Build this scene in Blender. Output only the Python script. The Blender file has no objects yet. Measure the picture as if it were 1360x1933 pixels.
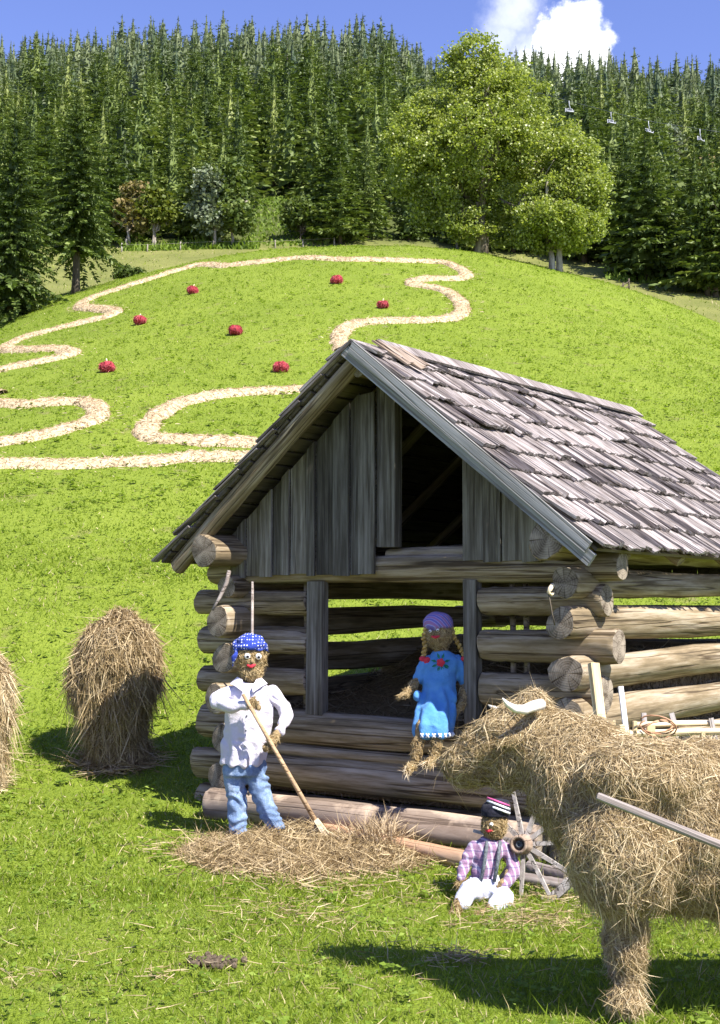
import bpy, bmesh, math, random
import numpy as np
from mathutils import Vector, Matrix, noise

SC = bpy.context.scene
COL = SC.collection
rng = np.random.default_rng(11)
random.seed(11)
PI = math.pi

# ------------------------------------------------------------------ camera
F, CX, CY = 2500.0, 680.0, 966.5
EYE = 1.98
TH = math.atan(178.5 / F)
cam_data = bpy.data.cameras.new("camera")
cam_data.sensor_fit = 'HORIZONTAL'
cam_data.sensor_width = 36.0
cam_data.lens = F / 1360.0 * 36.0
cam_data.clip_start, cam_data.clip_end = 0.1, 6000
cam = bpy.data.objects.new("camera", cam_data)
cam.location = (0, 0, EYE)
cam.rotation_euler = (PI / 2 + TH, 0, 0)
COL.objects.link(cam)
SC.camera = cam

def ray(px, py):
    cx, cy = (px - CX) / F, (CY - py) / F
    d = Vector((cx, math.cos(TH) - cy * math.sin(TH), math.sin(TH) + cy * math.cos(TH)))
    return d.normalized()

def at(px, py, Y):
    d = ray(px, py)
    return Vector((d.x / d.y * Y, Y, EYE + d.z / d.y * Y))

# ------------------------------------------------------------------ light
SUN_EL = math.radians(50)
SH = Vector((0.68, -0.73, 0)).normalized()
SUN = Vector((SH.x * math.cos(SUN_EL), SH.y * math.cos(SUN_EL), math.sin(SUN_EL)))
sl = bpy.data.lights.new("sun", 'SUN')
sl.energy = 5.0
sl.angle = math.radians(0.55)
sl.color = (1.0, 0.94, 0.84)
so = bpy.data.objects.new("sun", sl)
so.rotation_euler = SUN.to_track_quat('Z', 'Y').to_euler()
so.location = (20, -20, 40)
COL.objects.link(so)

SC.view_settings.view_transform = 'Standard'
SC.view_settings.look = 'None'
SC.view_settings.gamma = 1.0
SC.view_settings.exposure = 1.22
SC.cycles.max_bounces = 6
SC.cycles.diffuse_bounces = 3
SC.cycles.transmission_bounces = 3
SC.cycles.transparent_max_bounces = 4

class NT:
    """small helper round a node tree"""
    def __init__(self, tree):
        self.t = tree; self.n = tree.nodes; self.l = tree.links
    def add(self, kind, **kw):
        nd = self.n.new(kind)
        for k, v in kw.items():
            setattr(nd, k, v)
        return nd
    def put(self, sock, v):
        if hasattr(v, 'is_output') or isinstance(v, bpy.types.NodeSocket):
            self.l.new(v, sock)
        else:
            sock.default_value = v
    def math(self, op, a, b=0.0, c=None, clamp=False):
        nd = self.add('ShaderNodeMath', operation=op); nd.use_clamp = clamp
        self.put(nd.inputs[0], a); self.put(nd.inputs[1], b)
        if c is not None: self.put(nd.inputs[2], c)
        return nd.outputs[0]
    def vmath(self, op, a, b=None):
        nd = self.add('ShaderNodeVectorMath', operation=op)
        self.put(nd.inputs[0], a)
        if b is not None: self.put(nd.inputs[1], b)
        return nd
    def ramp(self, fac, stops, interp='LINEAR'):
        nd = self.add('ShaderNodeValToRGB'); cr = nd.color_ramp
        cr.interpolation = interp
        while len(cr.elements) < len(stops): cr.elements.new(0.5)
        for e, (p, c) in zip(cr.elements, stops):
            e.position = p; e.color = (*c, 1) if len(c) == 3 else c
        self.l.new(fac, nd.inputs[0])
        return nd.outputs[0]
    def mix(self, fac, a, b, mode='MIX'):
        nd = self.add('ShaderNodeMix', data_type='RGBA', blend_type=mode)
        self.put(nd.inputs[0], fac)
        self.put(nd.inputs[6], a if not isinstance(a, tuple) else (*a, 1))
        self.put(nd.inputs[7], b if not isinstance(b, tuple) else (*b, 1))
        return nd.outputs[2]
    def noise(self, vec, scale, detail=4, rough=0.55, dist=0.0):
        nd = self.add('ShaderNodeTexNoise')
        if vec is not None: self.l.new(vec, nd.inputs['Vector'])
        nd.inputs['Scale'].default_value = scale
        nd.inputs['Detail'].default_value = detail
        nd.inputs['Roughness'].default_value = rough
        nd.inputs['Distortion'].default_value = dist
        return nd.outputs[0]
    def mapping(self, vec, scale=(1, 1, 1), loc=(0, 0, 0), rot=(0, 0, 0)):
        nd = self.add('ShaderNodeMapping')
        self.l.new(vec, nd.inputs['Vector'])
        nd.inputs['Scale'].default_value = scale
        nd.inputs['Location'].default_value = loc
        nd.inputs['Rotation'].default_value = rot
        return nd.outputs[0]

# ------------------------------------------------------------------ sky
W = bpy.data.worlds.new("World")
SC.world = W
W.use_nodes = True
nt = NT(W.node_tree)
bg = W.node_tree.nodes['Background']
sky = nt.add('ShaderNodeTexSky', sky_type='NISHITA')
sky.sun_disc = False
sky.sun_elevation = SUN_EL
sky.sun_rotation = math.atan2(SH.x, SH.y)
sky.altitude = 900
sky.air_density = 1.0
sky.dust_density = 0.4
sky.ozone_density = 1.6
tc = nt.add('ShaderNodeTexCoord')
dirv = nt.vmath('NORMALIZE', tc.outputs['Generated']).outputs[0]
nz = nt.add('ShaderNodeTexNoise')
nt.l.new(dirv, nz.inputs['Vector'])
nz.inputs['Scale'].default_value = 70; nz.inputs['Detail'].default_value = 7; nz.inputs['Roughness'].default_value = 0.62
off = nt.vmath('SUBTRACT', nz.outputs['Color'], (0.5, 0.5, 0.5)).outputs[0]
offs = nt.add('ShaderNodeVectorMath', operation='SCALE')
nt.l.new(off, offs.inputs[0]); offs.inputs['Scale'].default_value = 0.028
dwarp = nt.vmath('ADD', dirv, offs.outputs[0]).outputs[0]
def cloud_mask(blobs, soft):
    cur = None
    for px, py, r in blobs:
        d = ray(px, py)
        dist = nt.add('ShaderNodeVectorMath', operation='DISTANCE')
        nt.l.new(dwarp, dist.inputs[0]); dist.inputs[1].default_value = d
        v = nt.math('DIVIDE', dist.outputs['Value'], r / F)
        cur = v if cur is None else nt.math('SMOOTH_MIN', cur, v, 0.25)
    mr = nt.add('ShaderNodeMapRange', interpolation_type='SMOOTHSTEP')
    nt.l.new(cur, mr.inputs[0])
    mr.inputs[1].default_value = 1.0 + soft; mr.inputs[2].default_value = 1.0 - soft
    mr.inputs[3].default_value = 0.0; mr.inputs[4].default_value = 1.0
    return mr.outputs[0]
thick = cloud_mask([(1062, 40, 27), (1093, 42, 34), (1045, 74, 33), (1113, 80, 35), (1075, 108, 52), (1128, 112, 28), (1008, 118, 24)], 0.4)
wisp = nt.math('MULTIPLY', cloud_mask([(965, 30, 42), (945, 75, 34), (985, 5, 34), (1010, 100, 40)], 0.75), 0.42)
fog = nt.math('MAXIMUM', thick, wisp)
tint = nt.mix(1.0, sky.outputs[0], (0.99, 0.91, 1.28), 'MULTIPLY')
cl = nt.noise(dirv, 40, 5, 0.6)
clc = nt.ramp(cl, [(0.3, (8.2, 8.6, 9.4)), (0.6, (10.2, 10.2, 10.2))])
nt.l.new(nt.mix(fog, tint, clc), bg.inputs['Color'])
bg.inputs['Strength'].default_value = 0.085

# ------------------------------------------------------------------ object helpers
def link(o, parent=None):
    COL.objects.link(o)
    if parent is not None: o.parent = parent
    return o
def tag(o, label=None, cat=None, group=None, kind=None):
    if label: o["label"] = label
    if cat: o["category"] = cat
    if group: o["group"] = group
    if kind: o["kind"] = kind
    return o
def empty(name, loc=(0, 0, 0), rz=0.0):
    o = bpy.data.objects.new(name, None)
    o.location = loc; o.rotation_euler = (0, 0, rz)
    o.empty_display_size = 0.2
    return link(o)
def mobj(name, me, parent=None, loc=None, rot=None):
    o = bpy.data.objects.new(name, me)
    if loc is not None: o.location = loc
    if rot is not None: o.rotation_euler = rot
    return link(o, parent)

class Acc:
    """collects triangles in numpy arrays and builds one mesh"""
    def __init__(self): self.V = []; self.T = []; self.M = []; self.S = []; self.n = 0
    def add(self, V, T, mat=0, smooth=False):
        V = np.asarray(V, float).reshape(-1, 3); T = np.asarray(T, int).reshape(-1, 3)
        self.V.append(V); self.T.append(T + self.n); self.n += len(V)
        self.M.append(np.full(len(T), mat, np.int32)); self.S.append(np.full(len(T), smooth, bool))
        return self
    def mesh(self, name, mats):
        V = np.concatenate(self.V); T = np.concatenate(self.T)
        me = bpy.data.meshes.new(name)
        me.vertices.add(len(V)); me.vertices.foreach_set('co', V.astype(np.float32).ravel())
        me.loops.add(len(T) * 3); me.loops.foreach_set('vertex_index', T.astype(np.int32).ravel())
        me.polygons.add(len(T)); me.polygons.foreach_set('loop_start', np.arange(0, len(T) * 3, 3, dtype=np.int32))
        me.polygons.foreach_set('material_index', np.concatenate(self.M))
        me.polygons.foreach_set('use_smooth', np.concatenate(self.S))
        for m in mats: me.materials.append(m)
        me.update(calc_edges=True)
        me.validate()
        return me

def unit(a):
    return a / np.maximum(np.linalg.norm(a, axis=-1, keepdims=True), 1e-9)

def box_vt(lo, hi):
    x0, y0, z0 = lo; x1, y1, z1 = hi
    V = np.array([(x0,y0,z0),(x1,y0,z0),(x1,y1,z0),(x0,y1,z0),(x0,y0,z1),(x1,y0,z1),(x1,y1,z1),(x0,y1,z1)], float)
    T = np.array([(0,2,1),(0,3,2),(4,5,6),(4,6,7),(0,1,5),(0,5,4),(1,2,6),(1,6,5),(2,3,7),(2,7,6),(3,0,4),(3,4,7)])
    return V, T

def hexa_vt(P):
    """8 corners ordered as box_vt"""
    return np.array(P, float), box_vt((0,0,0),(1,1,1))[1]

def tube_vt(pts, radii, n=8, cap=True):
    pts = [Vector(p) for p in pts]
    V, T = [], []
    prev = None
    for i, p in enumerate(pts):
        t = (pts[min(i+1, len(pts)-1)] - pts[max(i-1, 0)]).normalized()
        if prev is None:
            a = t.orthogonal().normalized()
        else:
            a = (prev - t * prev.dot(t)).normalized()
        prev = a
        b = t.cross(a)
        for k in range(n):
            an = 2 * PI * k / n
            V.append(p + (a * math.cos(an) + b * math.sin(an)) * radii[i])
    for i in range(len(pts) - 1):
        for k in range(n):
            k2 = (k + 1) % n
            a0, a1, b0, b1 = i*n+k, i*n+k2, (i+1)*n+k, (i+1)*n+k2
            T += [(a0, a1, b1), (a0, b1, b0)]
    if cap:
        V.append(pts[0]); V.append(pts[-1])
        c0, c1 = len(V) - 2, len(V) - 1
        m = (len(pts) - 1) * n
        for k in range(n):
            k2 = (k + 1) % n
            T += [(c0, k2, k), (c1, m + k, m + k2)]
    return np.array([tuple(v) for v in V]), np.array(T)

def strand_vt(P, D, L, Wd, bend=0.25, sag=0.0, r=None):
    """N ribbons of two segments; base P, unit direction D, length L, width Wd"""
    r = r or rng
    N = len(P)
    L = np.asarray(L).reshape(-1, 1) * np.ones((N, 1)); Wd = np.asarray(Wd).reshape(-1, 1) * np.ones((N, 1))
    S = unit(np.cross(D, r.normal(size=(N, 3))))
    B = r.normal(size=(N, 3)) * bend; B[:, 2] -= sag
    p1 = P + D * L * 0.5 + B * L * 0.18
    p2 = P + D * L + B * L * 0.6
    V = np.stack([P - S*Wd/2, P + S*Wd/2, p1 - S*Wd*0.45, p1 + S*Wd*0.45, p2], axis=1).reshape(-1, 3)
    base = (np.arange(N) * 5)[:, None, None]
    T = (base + np.array([(0,1,3),(0,3,2),(2,3,4)])[None]).reshape(-1, 3)
    return V, T

def sample_surf(V, T, N, r=None):
    r = r or rng
    a, b, c = V[T[:,0]], V[T[:,1]], V[T[:,2]]
    nrm = np.cross(b - a, c - a); ar = np.linalg.norm(nrm, axis=1)
    idx = r.choice(len(T), N, p=ar / ar.sum())
    u, v = r.random((N,1)), r.random((N,1))
    fl = (u + v) > 1; u = np.where(fl, 1-u, u); v = np.where(fl, 1-v, v)
    return a[idx] + (b[idx]-a[idx])*u + (c[idx]-a[idx])*v, unit(nrm[idx])

def vnormals(V, T):
    n = np.cross(V[T[:,1]] - V[T[:,0]], V[T[:,2]] - V[T[:,0]])
    out = np.zeros_like(V)
    for k in range(3): np.add.at(out, T[:,k], n)
    return unit(out)

def ico(sub=2):
    bm = bmesh.new(); bmesh.ops.create_icosphere(bm, subdivisions=sub, radius=1.0)
    V = np.array([v.co[:] for v in bm.verts]); T = np.array([[v.index for v in f.verts] for f in bm.faces])
    bm.free(); return V, T
ICO1, ICO2, ICO3 = ico(1), ico(2), ico(3)

def organic(prims, voxel, smooth=4):
    """closed primitives fused into one continuous surface -> (V, T)"""
    A = Acc()
    for p in prims:
        if p[0] == 'e':                       # ellipsoid: centre, radii
            A.add(ICO3[0] * np.array(p[2]) + np.array(p[1]), ICO3[1])
        elif p[0] == 't':                     # tapered limb: [(point, radius) ...]
            ch = p[1]
            for (p0, r0), (p1, r1) in zip(ch[:-1], ch[1:]):
                p0, p1 = np.array(p0, float), np.array(p1, float)
                n = max(2, int(np.linalg.norm(p1 - p0) / (0.3 * min(r0, r1))) + 1)
                for t in np.linspace(0, 1, n):
                    A.add(ICO2[0] * (r0 + (r1 - r0) * t) + p0 + (p1 - p0) * t, ICO2[1])
        elif p[0] == 'r':                     # stacked elliptical rings: (cx, cy, cz, rx, ry)
            n = 28; V = []; T = []; R = p[1]
            for cx, cy, cz, rx, ry in R:
                for k in range(n):
                    an = 2*PI*k/n
                    V.append((cx + rx*math.cos(an), cy + ry*math.sin(an), cz))
            m = len(R)
            for i in range(m-1):
                for k in range(n):
                    k2 = (k+1) % n
                    T += [(i*n+k, i*n+k2, (i+1)*n+k2), (i*n+k, (i+1)*n+k2, (i+1)*n+k)]
            V.append(R[0][:3]); V.append(R[-1][:3])
            for k in range(n):
                k2 = (k+1) % n
                T += [(m*n, k2, k), (m*n+1, (m-1)*n+k, (m-1)*n+k2)]
            V = np.array(V); T = np.array(T)
            if R[-1][2] < R[0][2]: T = T[:, ::-1]
            A.add(V, T)
        elif p[0] == 'm':
            A.add(p[1], p[2])
    me = A.mesh("tmp", [])
    o = bpy.data.objects.new("tmp", me); COL.objects.link(o)
    md = o.modifiers.new("r", 'REMESH'); md.mode = 'VOXEL'; md.voxel_size = voxel
    if smooth:
        sm = o.modifiers.new("s", 'SMOOTH'); sm.factor = 0.5; sm.iterations = smooth
    dg = bpy.context.evaluated_depsgraph_get()
    ev = o.evaluated_get(dg)
    m2 = bpy.data.meshes.new_from_object(ev)
    m2.calc_loop_triangles()
    V = np.zeros(len(m2.vertices)*3, np.float32); m2.vertices.foreach_get('co', V)
    T = np.zeros(len(m2.loop_triangles)*3, np.int32); m2.loop_triangles.foreach_get('vertices', T)
    bpy.data.objects.remove(o); bpy.data.meshes.remove(me); bpy.data.meshes.remove(m2)
    return V.reshape(-1,3).astype(float), T.reshape(-1,3)

def lump(V, T, scale, amp, seed=0.0):
    N = vnormals(V, T)
    d = np.array([noise.noise(Vector(v) * scale + Vector((seed, 0, 0))) for v in V])
    return V + N * (d * amp)[:, None]

# ------------------------------------------------------------------ materials
def mat(name):
    m = bpy.data.materials.new(name); m.use_nodes = True
    t = NT(m.node_tree); b = m.node_tree.nodes['Principled BSDF']
    b.inputs['Roughness'].default_value = 0.85
    b.inputs['Specular IOR Level'].default_value = 0.25
    return m, t, b
def island(t): return t.add('ShaderNodeNewGeometry').outputs['Random Per Island']
def objrand(t): return t.add('ShaderNodeObjectInfo').outputs['Random']
def objco(t): return t.add('ShaderNodeTexCoord').outputs['Object']
def bump(t, b, h, dist=0.01, strength=0.6):
    nd = t.add('ShaderNodeBump'); nd.inputs['Distance'].default_value = dist; nd.inputs['Strength'].default_value = strength
    t.l.new(h, nd.inputs['Height']); t.l.new(nd.outputs[0], b.inputs['Normal'])

def leaf_mat(name, stops, trans=0.3, tcol=None, spread=0.35, rough=0.55, nscale=0.3, spec=0.25, ncon=1.5, orand=0.25):
    """thin leaf or blade: diffuse + light passing through; colour varies per leaf and in patches"""
    m, t, b = mat(name)
    isl = island(t)
    ns = t.math('ADD', t.math('MULTIPLY', t.math('SUBTRACT', t.noise(objco(t), nscale, 3), 0.5), ncon), 0.5)
    f = t.math('ADD', t.math('MULTIPLY', isl, 1 - spread), t.math('MULTIPLY', ns, spread))
    f = t.math('ADD', f, t.math('MULTIPLY', t.math('SUBTRACT', objrand(t), 0.5), orand), clamp=True)
    c = t.ramp(f, stops)
    t.l.new(c, b.inputs['Base Color']); b.inputs['Roughness'].default_value = rough
    b.inputs['Specular IOR Level'].default_value = spec
    tr = t.add('ShaderNodeBsdfTranslucent')
    tint = t.mix(1.0, c, tcol or (1.25, 1.3, 0.55), 'MULTIPLY')
    t.l.new(tint, tr.inputs[0])
    mx = t.add('ShaderNodeMixShader'); mx.inputs[0].default_value = trans
    t.l.new(b.outputs[0], mx.inputs[1]); t.l.new(tr.outputs[0], mx.inputs[2])
    t.l.new(mx.outputs[0], m.node_tree.nodes['Material Output'].inputs[0])
    return m

def hay_mat(name, stops, trans=0.15):
    m = leaf_mat(name, stops, trans, (1.1, 1.0, 0.75), 0.3, 0.6, 2.5, 0.3)
    return m

def wood_mat(name, dark, mid, light, along='X', fine=22, crack=0.7, isl=0.0, patch=None):
    m, t, b = mat(name)
    co = objco(t)
    ofs = t.vmath('ADD', co, None)
    nd = t.add('ShaderNodeVectorMath', operation='SCALE'); nd.inputs[0].default_value = (31, 17, 23)
    rnd = t.math('ADD', objrand(t), t.math('MULTIPLY', island(t), 1.7 if isl else 0.0))
    t.l.new(rnd, nd.inputs['Scale'])
    t.l.new(nd.outputs[0], ofs.inputs[1])
    v = ofs.outputs[0]
    def sc(a, c): return tuple(a if ax == along else c for ax in 'XYZ')
    g = t.noise(t.mapping(v, sc(1.3, fine)), 1.0, 6, 0.65)
    low = t.noise(t.mapping(v, sc(0.7, 4.0)), 1.0, 5, 0.65)
    f = t.math('ADD', t.math('MULTIPLY', g, 0.7), t.math('MULTIPLY', low, 0.45))
    c = t.ramp(f, [(0.36, dark), (0.54, mid), (0.76, light)])
    ck = t.noise(t.mapping(v, sc(0.45, fine * 1.4), (7, 3, 5)), 1.0, 3, 0.5, 0.0)
    ckm = t.ramp(ck, [(0.0, (0.12, 0.1, 0.09)), (0.3, (0.25, 0.22, 0.2)), (0.38, (1, 1, 1)), (1, (1, 1, 1))])
    c = t.mix(crack, c, ckm, 'MULTIPLY')
    ln_ = t.noise(t.mapping(v, sc(0.16, 8.5), (3, 9, 1)), 1.0, 2, 0.5, 0.0)
    lines = t.ramp(ln_, [(0.478, (1, 1, 1)), (0.494, (.24, .2, .17)), (0.504, (.24, .2, .17)), (0.52, (1, 1, 1))])
    c = t.mix(crack, c, lines, 'MULTIPLY')
    kv = t.add('ShaderNodeTexVoronoi', feature='F1'); kv.inputs['Scale'].default_value = 1.0
    t.l.new(t.mapping(v, sc(1.1, 4.5), (1, 4, 2)), kv.inputs['Vector'])
    kn = t.ramp(kv.outputs['Distance'], [(0.05, (.25, .2, .16)), (0.11, (1, 1, 1))])
    c = t.mix(crack*.8, c, kn, 'MULTIPLY')
    if patch:
        pm = t.ramp(t.noise(v, 1.7, 5, 0.65), [(0.5, (0, 0, 0)), (0.62, (1, 1, 1))])
        c = t.mix(pm, c, patch)
    if isl:
        br = t.math('ADD', t.math('MULTIPLY', island(t), 2 * isl), 1 - isl)
        cc = t.add('ShaderNodeCombineColor')
        for i in range(3): t.l.new(br, cc.inputs[i])
        c = t.mix(1.0, c, cc.outputs[0], 'MULTIPLY')
    t.l.new(c, b.inputs['Base Color'])
    hh = t.math('ADD', t.math('MULTIPLY', g, 0.6), t.math('ADD', t.math('MULTIPLY', ckm, 0.6), t.math('MULTIPLY', lines, .7)))
    bump(t, b, hh, 0.012, 0.55)
    return m

def end_mat(name, dark, light):
    m, t, b = mat(name)
    co = objco(t)
    sp = t.add('ShaderNodeSeparateXYZ'); t.l.new(co, sp.inputs[0])
    wv = t.noise(co, 9, 4, 0.6)
    r = t.math('SQRT', t.math('ADD', t.math('POWER', sp.outputs[1], 2), t.math('POWER', sp.outputs[2], 2)))
    ring = t.math('SINE', t.math('ADD', t.math('MULTIPLY', r, 330), t.math('MULTIPLY', wv, 14)))
    ang = t.math('ARCTAN2', sp.outputs[1], sp.outputs[2])
    cv = t.add('ShaderNodeCombineXYZ'); t.l.new(ang, cv.inputs[0]); t.l.new(objrand(t), cv.inputs[1])
    spl = t.noise(cv.outputs[0], 5.5, 3, 0.6)
    f = t.math('ADD', t.math('MULTIPLY', ring, 0.05), wv)
    c = t.ramp(f, [(0.3, dark), (0.68, light)])
    cr = t.ramp(spl, [(0.0, (0.2, 0.17, 0.14)), (0.38, (0.3, 0.25, 0.2)), (0.43, (1, 1, 1))])
    c = t.mix(0.9, c, cr, 'MULTIPLY')
    t.l.new(c, b.inputs['Base Color'])
    bump(t, b, t.math('ADD', f, cr), 0.008, 0.5)
    return m

def cloth_mat(name, col_fn, rough=0.9, weave=400):
    m, t, b = mat(name)
    c = col_fn(t)
    t.l.new(c, b.inputs['Base Color']); b.inputs['Roughness'].default_value = rough
    b.inputs['Sheen Weight'].default_value = 0.08; b.inputs['Specular IOR Level'].default_value = 0.05
    bump(t, b, t.noise(objco(t), 30, 6, 0.7), 0.03, 0.5)
    return m
def plain_mat(name, c1, c2, scale=6, rough=0.7, bmp=0.0):
    m, t, b = mat(name)
    n = t.noise(objco(t), scale, 5, 0.6)
    t.l.new(t.ramp(n, [(0.3, c1), (0.7, c2)]), b.inputs['Base Color'])
    b.inputs['Roughness'].default_value = rough
    if bmp: bump(t, b, n, bmp, 0.6)
    return m
# ------------------------------------------------------------------ terrain
_py = np.array([-400,-80,-20,0,8,10,12,13,14,16,18,22,27.3,32,37,44,51,56,60,62,64,68,74,90,140], float)
_pz = np.array([-8,-2,-.2,0,0,0,.04,.11,.28,.85,1.6,3.05,5.0,6.85,8.8,11.8,14.85,17.0,18.5,19.1,19.6,20.2,20.2,17,0], float)
_m = np.zeros_like(_pz)
_dl = np.diff(_pz) / np.diff(_py)
for _i in range(1, len(_m) - 1):
    if _dl[_i-1] * _dl[_i] > 0:
        w1 = 2*(_py[_i+1]-_py[_i]) + (_py[_i]-_py[_i-1]); w2 = (_py[_i+1]-_py[_i]) + 2*(_py[_i]-_py[_i-1])
        _m[_i] = (w1 + w2) / (w1/_dl[_i-1] + w2/_dl[_i])
def prof(y):
    y = np.clip(y, _py[0], _py[-1])
    i = np.clip(np.searchsorted(_py, y, 'right') - 1, 0, len(_py) - 2)
    h = _py[i+1] - _py[i]; t = (y - _py[i]) / h
    return ((2*t**3-3*t**2+1)*_pz[i] + (t**3-2*t**2+t)*h*_m[i] + (-2*t**3+3*t**2)*_pz[i+1] + (t**3-t**2)*h*_m[i+1])
def sstep(a, b, x):
    t = np.clip((x - a) / (b - a), 0, 1); return t*t*(3-2*t)
RIDGE = 420.0
def far_hill(x, y):
    px = CX + F * x / np.maximum(y, 20)
    s = np.interp(px, [-400, 0, 300, 620, 760, 830, 950, 1360, 1800], [.415, .424, .444, .446, .436, .408, .417, .411, .39])
    tilt = 0.075 * np.clip(x, 0, 26)
    z = 20 + .4 * (np.minimum(y, 95) - 75) - tilt
    z = z + s * np.clip(y - 95, 0, RIDGE - 95) - 0.02 * np.clip(y - RIDGE, 0, 60) - 0.2 * np.clip(y - RIDGE - 60, 0, 500)
    z = z + 1.0 * np.exp(-((x + 7.8) / 4.5)**2 - ((y - 112) / 8)**2)
    z = z + 0.8 * np.sin(x * .11 + 1) * np.sin(y * .07) * sstep(80, 120, y)
    return z
def H(x, y):
    x = np.asarray(x, float); y = np.asarray(y, float)
    drop = np.where(x > .3, .0142, .0125) * (x - .3)**2
    drop = np.where(drop > 8, 8 + (drop - 8) * .2, drop)
    k = prof(y) - drop * sstep(18, 56, y)
    f = far_hill(x, y)
    f = np.where(y < 62, f - 0.9 * (62 - y), f)
    w = 1.2
    z = w * np.logaddexp(k / w, f / w)
    z = z + .035*np.sin(x*1.9+.3)*np.sin(y*1.3) * sstep(3, 9, y) * .6 + .05*np.sin(x*.63+2)*np.sin(y*.47+1)*sstep(14, 24, y)
    return z
def Hs(x, y): return float(H(np.array([x]), np.array([y]))[0])
def gp(x, y, dz=0.0): return Vector((x, y, Hs(x, y) + dz))
def hit(px, py, y0=5.0, y1=430.0):
    """ground point seen along a sight line"""
    d = ray(px, py)
    ys = np.concatenate([np.arange(y0, 80, .05), np.arange(80, y1, .3)])
    zz = EYE + d.z / d.y * ys; xx = d.x / d.y * ys
    below = np.nonzero(zz <= H(xx, ys))[0]
    i = below[0] if len(below) else len(ys) - 1
    return Vector((xx[i], ys[i], Hs(xx[i], ys[i])))

def axis_steps(segs):
    out = []
    for a, b, s in segs: out += list(np.arange(a, b, s))
    return np.array(out)
gy = axis_steps([(-400, -40, 40), (-40, 3, 4), (3, 20, .22), (20, 70, .6), (70, 130, 1.5), (130, 500, 7), (500, 1300, 60)])
hx = axis_steps([(0, 8, .25), (8, 40, .8), (40, 120, 4), (120, 900, 60)])
gx = np.concatenate([-hx[:0:-1], hx])
XX, YY = np.meshgrid(gx, gy); ZZ = H(XX, YY)
nx, ny = len(gx), len(gy)
V = np.stack([XX, YY, ZZ], -1).reshape(-1, 3)
ii = (np.arange(ny-1)[:, None] * nx + np.arange(nx-1)[None]).ravel()
T = np.concatenate([np.stack([ii, ii+1, ii+nx+1], 1), np.stack([ii, ii+nx+1, ii+nx], 1)])
m_ground, t, b = mat("meadow_turf")
co = objco(t)
n1 = t.noise(co, 0.35, 5, 0.6); n2 = t.noise(co, 9, 5, 0.7); n3 = t.noise(co, 1.6, 4, 0.6)
turf = t.ramp(t.math('ADD', t.math('MULTIPLY', n2, .65), t.math('MULTIPLY', n1, .4)),
              [(0.3, (.095, .14, .012)), (0.5, (.15, .205, .018)), (0.7, (.205, .26, .03))])
soil = t.ramp(t.noise(co, 14, 4), [(0.3, (.10, .085, .04)), (0.7, (.27, .22, .11))])
turf = t.mix(t.math('MULTIPLY', t.ramp(n3, [(0.60, (0, 0, 0)), (0.72, (1, 1, 1))]), .6), turf, soil)
# mown hay field beyond the knoll is paler and browner than the knoll's own sward
sp = t.add('ShaderNodeSeparateXYZ'); t.l.new(co, sp.inputs[0])
ff = t.math('MULTIPLY', t.math('SUBTRACT', t.math('ADD', sp.outputs[1], t.math('MULTIPLY', n1, 4)), 71.0), .25, clamp=True)
hayf = t.ramp(t.math('ADD', t.math('MULTIPLY', n2, .6), t.math('MULTIPLY', n1, .5)), [(0.35, (.085, .105, .022)), (0.7, (.20, .205, .06))])
turf = t.mix(ff, turf, hayf)
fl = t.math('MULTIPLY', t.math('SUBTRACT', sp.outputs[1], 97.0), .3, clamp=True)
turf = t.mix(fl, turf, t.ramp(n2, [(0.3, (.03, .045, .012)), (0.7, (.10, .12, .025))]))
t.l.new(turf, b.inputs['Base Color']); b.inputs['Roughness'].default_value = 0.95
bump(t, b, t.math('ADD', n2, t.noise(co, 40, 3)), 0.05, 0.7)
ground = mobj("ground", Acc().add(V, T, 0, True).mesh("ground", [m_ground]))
tag(ground, kind="structure")

# ------------------------------------------------------------------ plant materials
m_blade = leaf_mat("grass_blade", [(0.12, (.115, .17, .014)), (0.42, (.19, .265, .025)), (0.75, (.275, .35, .042)), (0.97, (.46, .47, .15))], .5, spread=.45, nscale=.5)
m_dryblade = leaf_mat("dry_blade", [(0.2, (.30, .25, .12)), (0.8, (.5, .43, .24))], .2, (1, .95, .7))
m_weed = leaf_mat("weed_leaf", [(0.2, (.10, .16, .018)), (0.6, (.19, .28, .035)), (0.95, (.33, .42, .09))], .4)
m_needle = leaf_mat("spruce_needles", [(0.15, (.048, .076, .017)), (0.45, (.095, .140, .030)), (0.75, (.16, .21, .05)), (1.0, (.23, .27, .075))], .16, (1.1, 1.2, .6), spread=.3, nscale=.25, orand=.55)
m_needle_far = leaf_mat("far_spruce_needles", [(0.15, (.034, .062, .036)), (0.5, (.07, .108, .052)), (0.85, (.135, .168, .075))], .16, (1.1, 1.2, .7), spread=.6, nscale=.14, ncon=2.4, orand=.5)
m_leaf = leaf_mat("maple_leaf", [(0.1, (.10, .14, .018)), (0.45, (.195, .25, .042)), (0.75, (.31, .36, .09)), (0.95, (.44, .48, .19))], .42, spread=.35, nscale=.6, rough=.38, spec=.5)
m_bush = leaf_mat("bush_leaf", [(0.1, (.05, .08, .016)), (0.5, (.095, .14, .03)), (0.9, (.17, .21, .06))], .25, spread=.3, nscale=.8)
m_silver = leaf_mat("silvery_leaf", [(0.1, (.08, .11, .05)), (0.5, (.17, .21, .12)), (0.85, (.38, .42, .30))], .2, (1, 1, .8), spread=.45, nscale=.6)
m_larch = leaf_mat("yellow_green_needles", [(0.1, (.07, .10, .012)), (0.5, (.13, .16, .022)), (0.9, (.22, .24, .05))], .25, spread=.3)
m_reddish = leaf_mat("rusty_leaf", [(0.1, (.09, .10, .025)), (0.5, (.17, .15, .05)), (0.9, (.30, .22, .10))], .25, spread=.3)
m_bark = wood_mat("tree_bark", (.035, .028, .02), (.085, .068, .05), (.16, .135, .105), 'Z', 8, .5)
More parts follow.
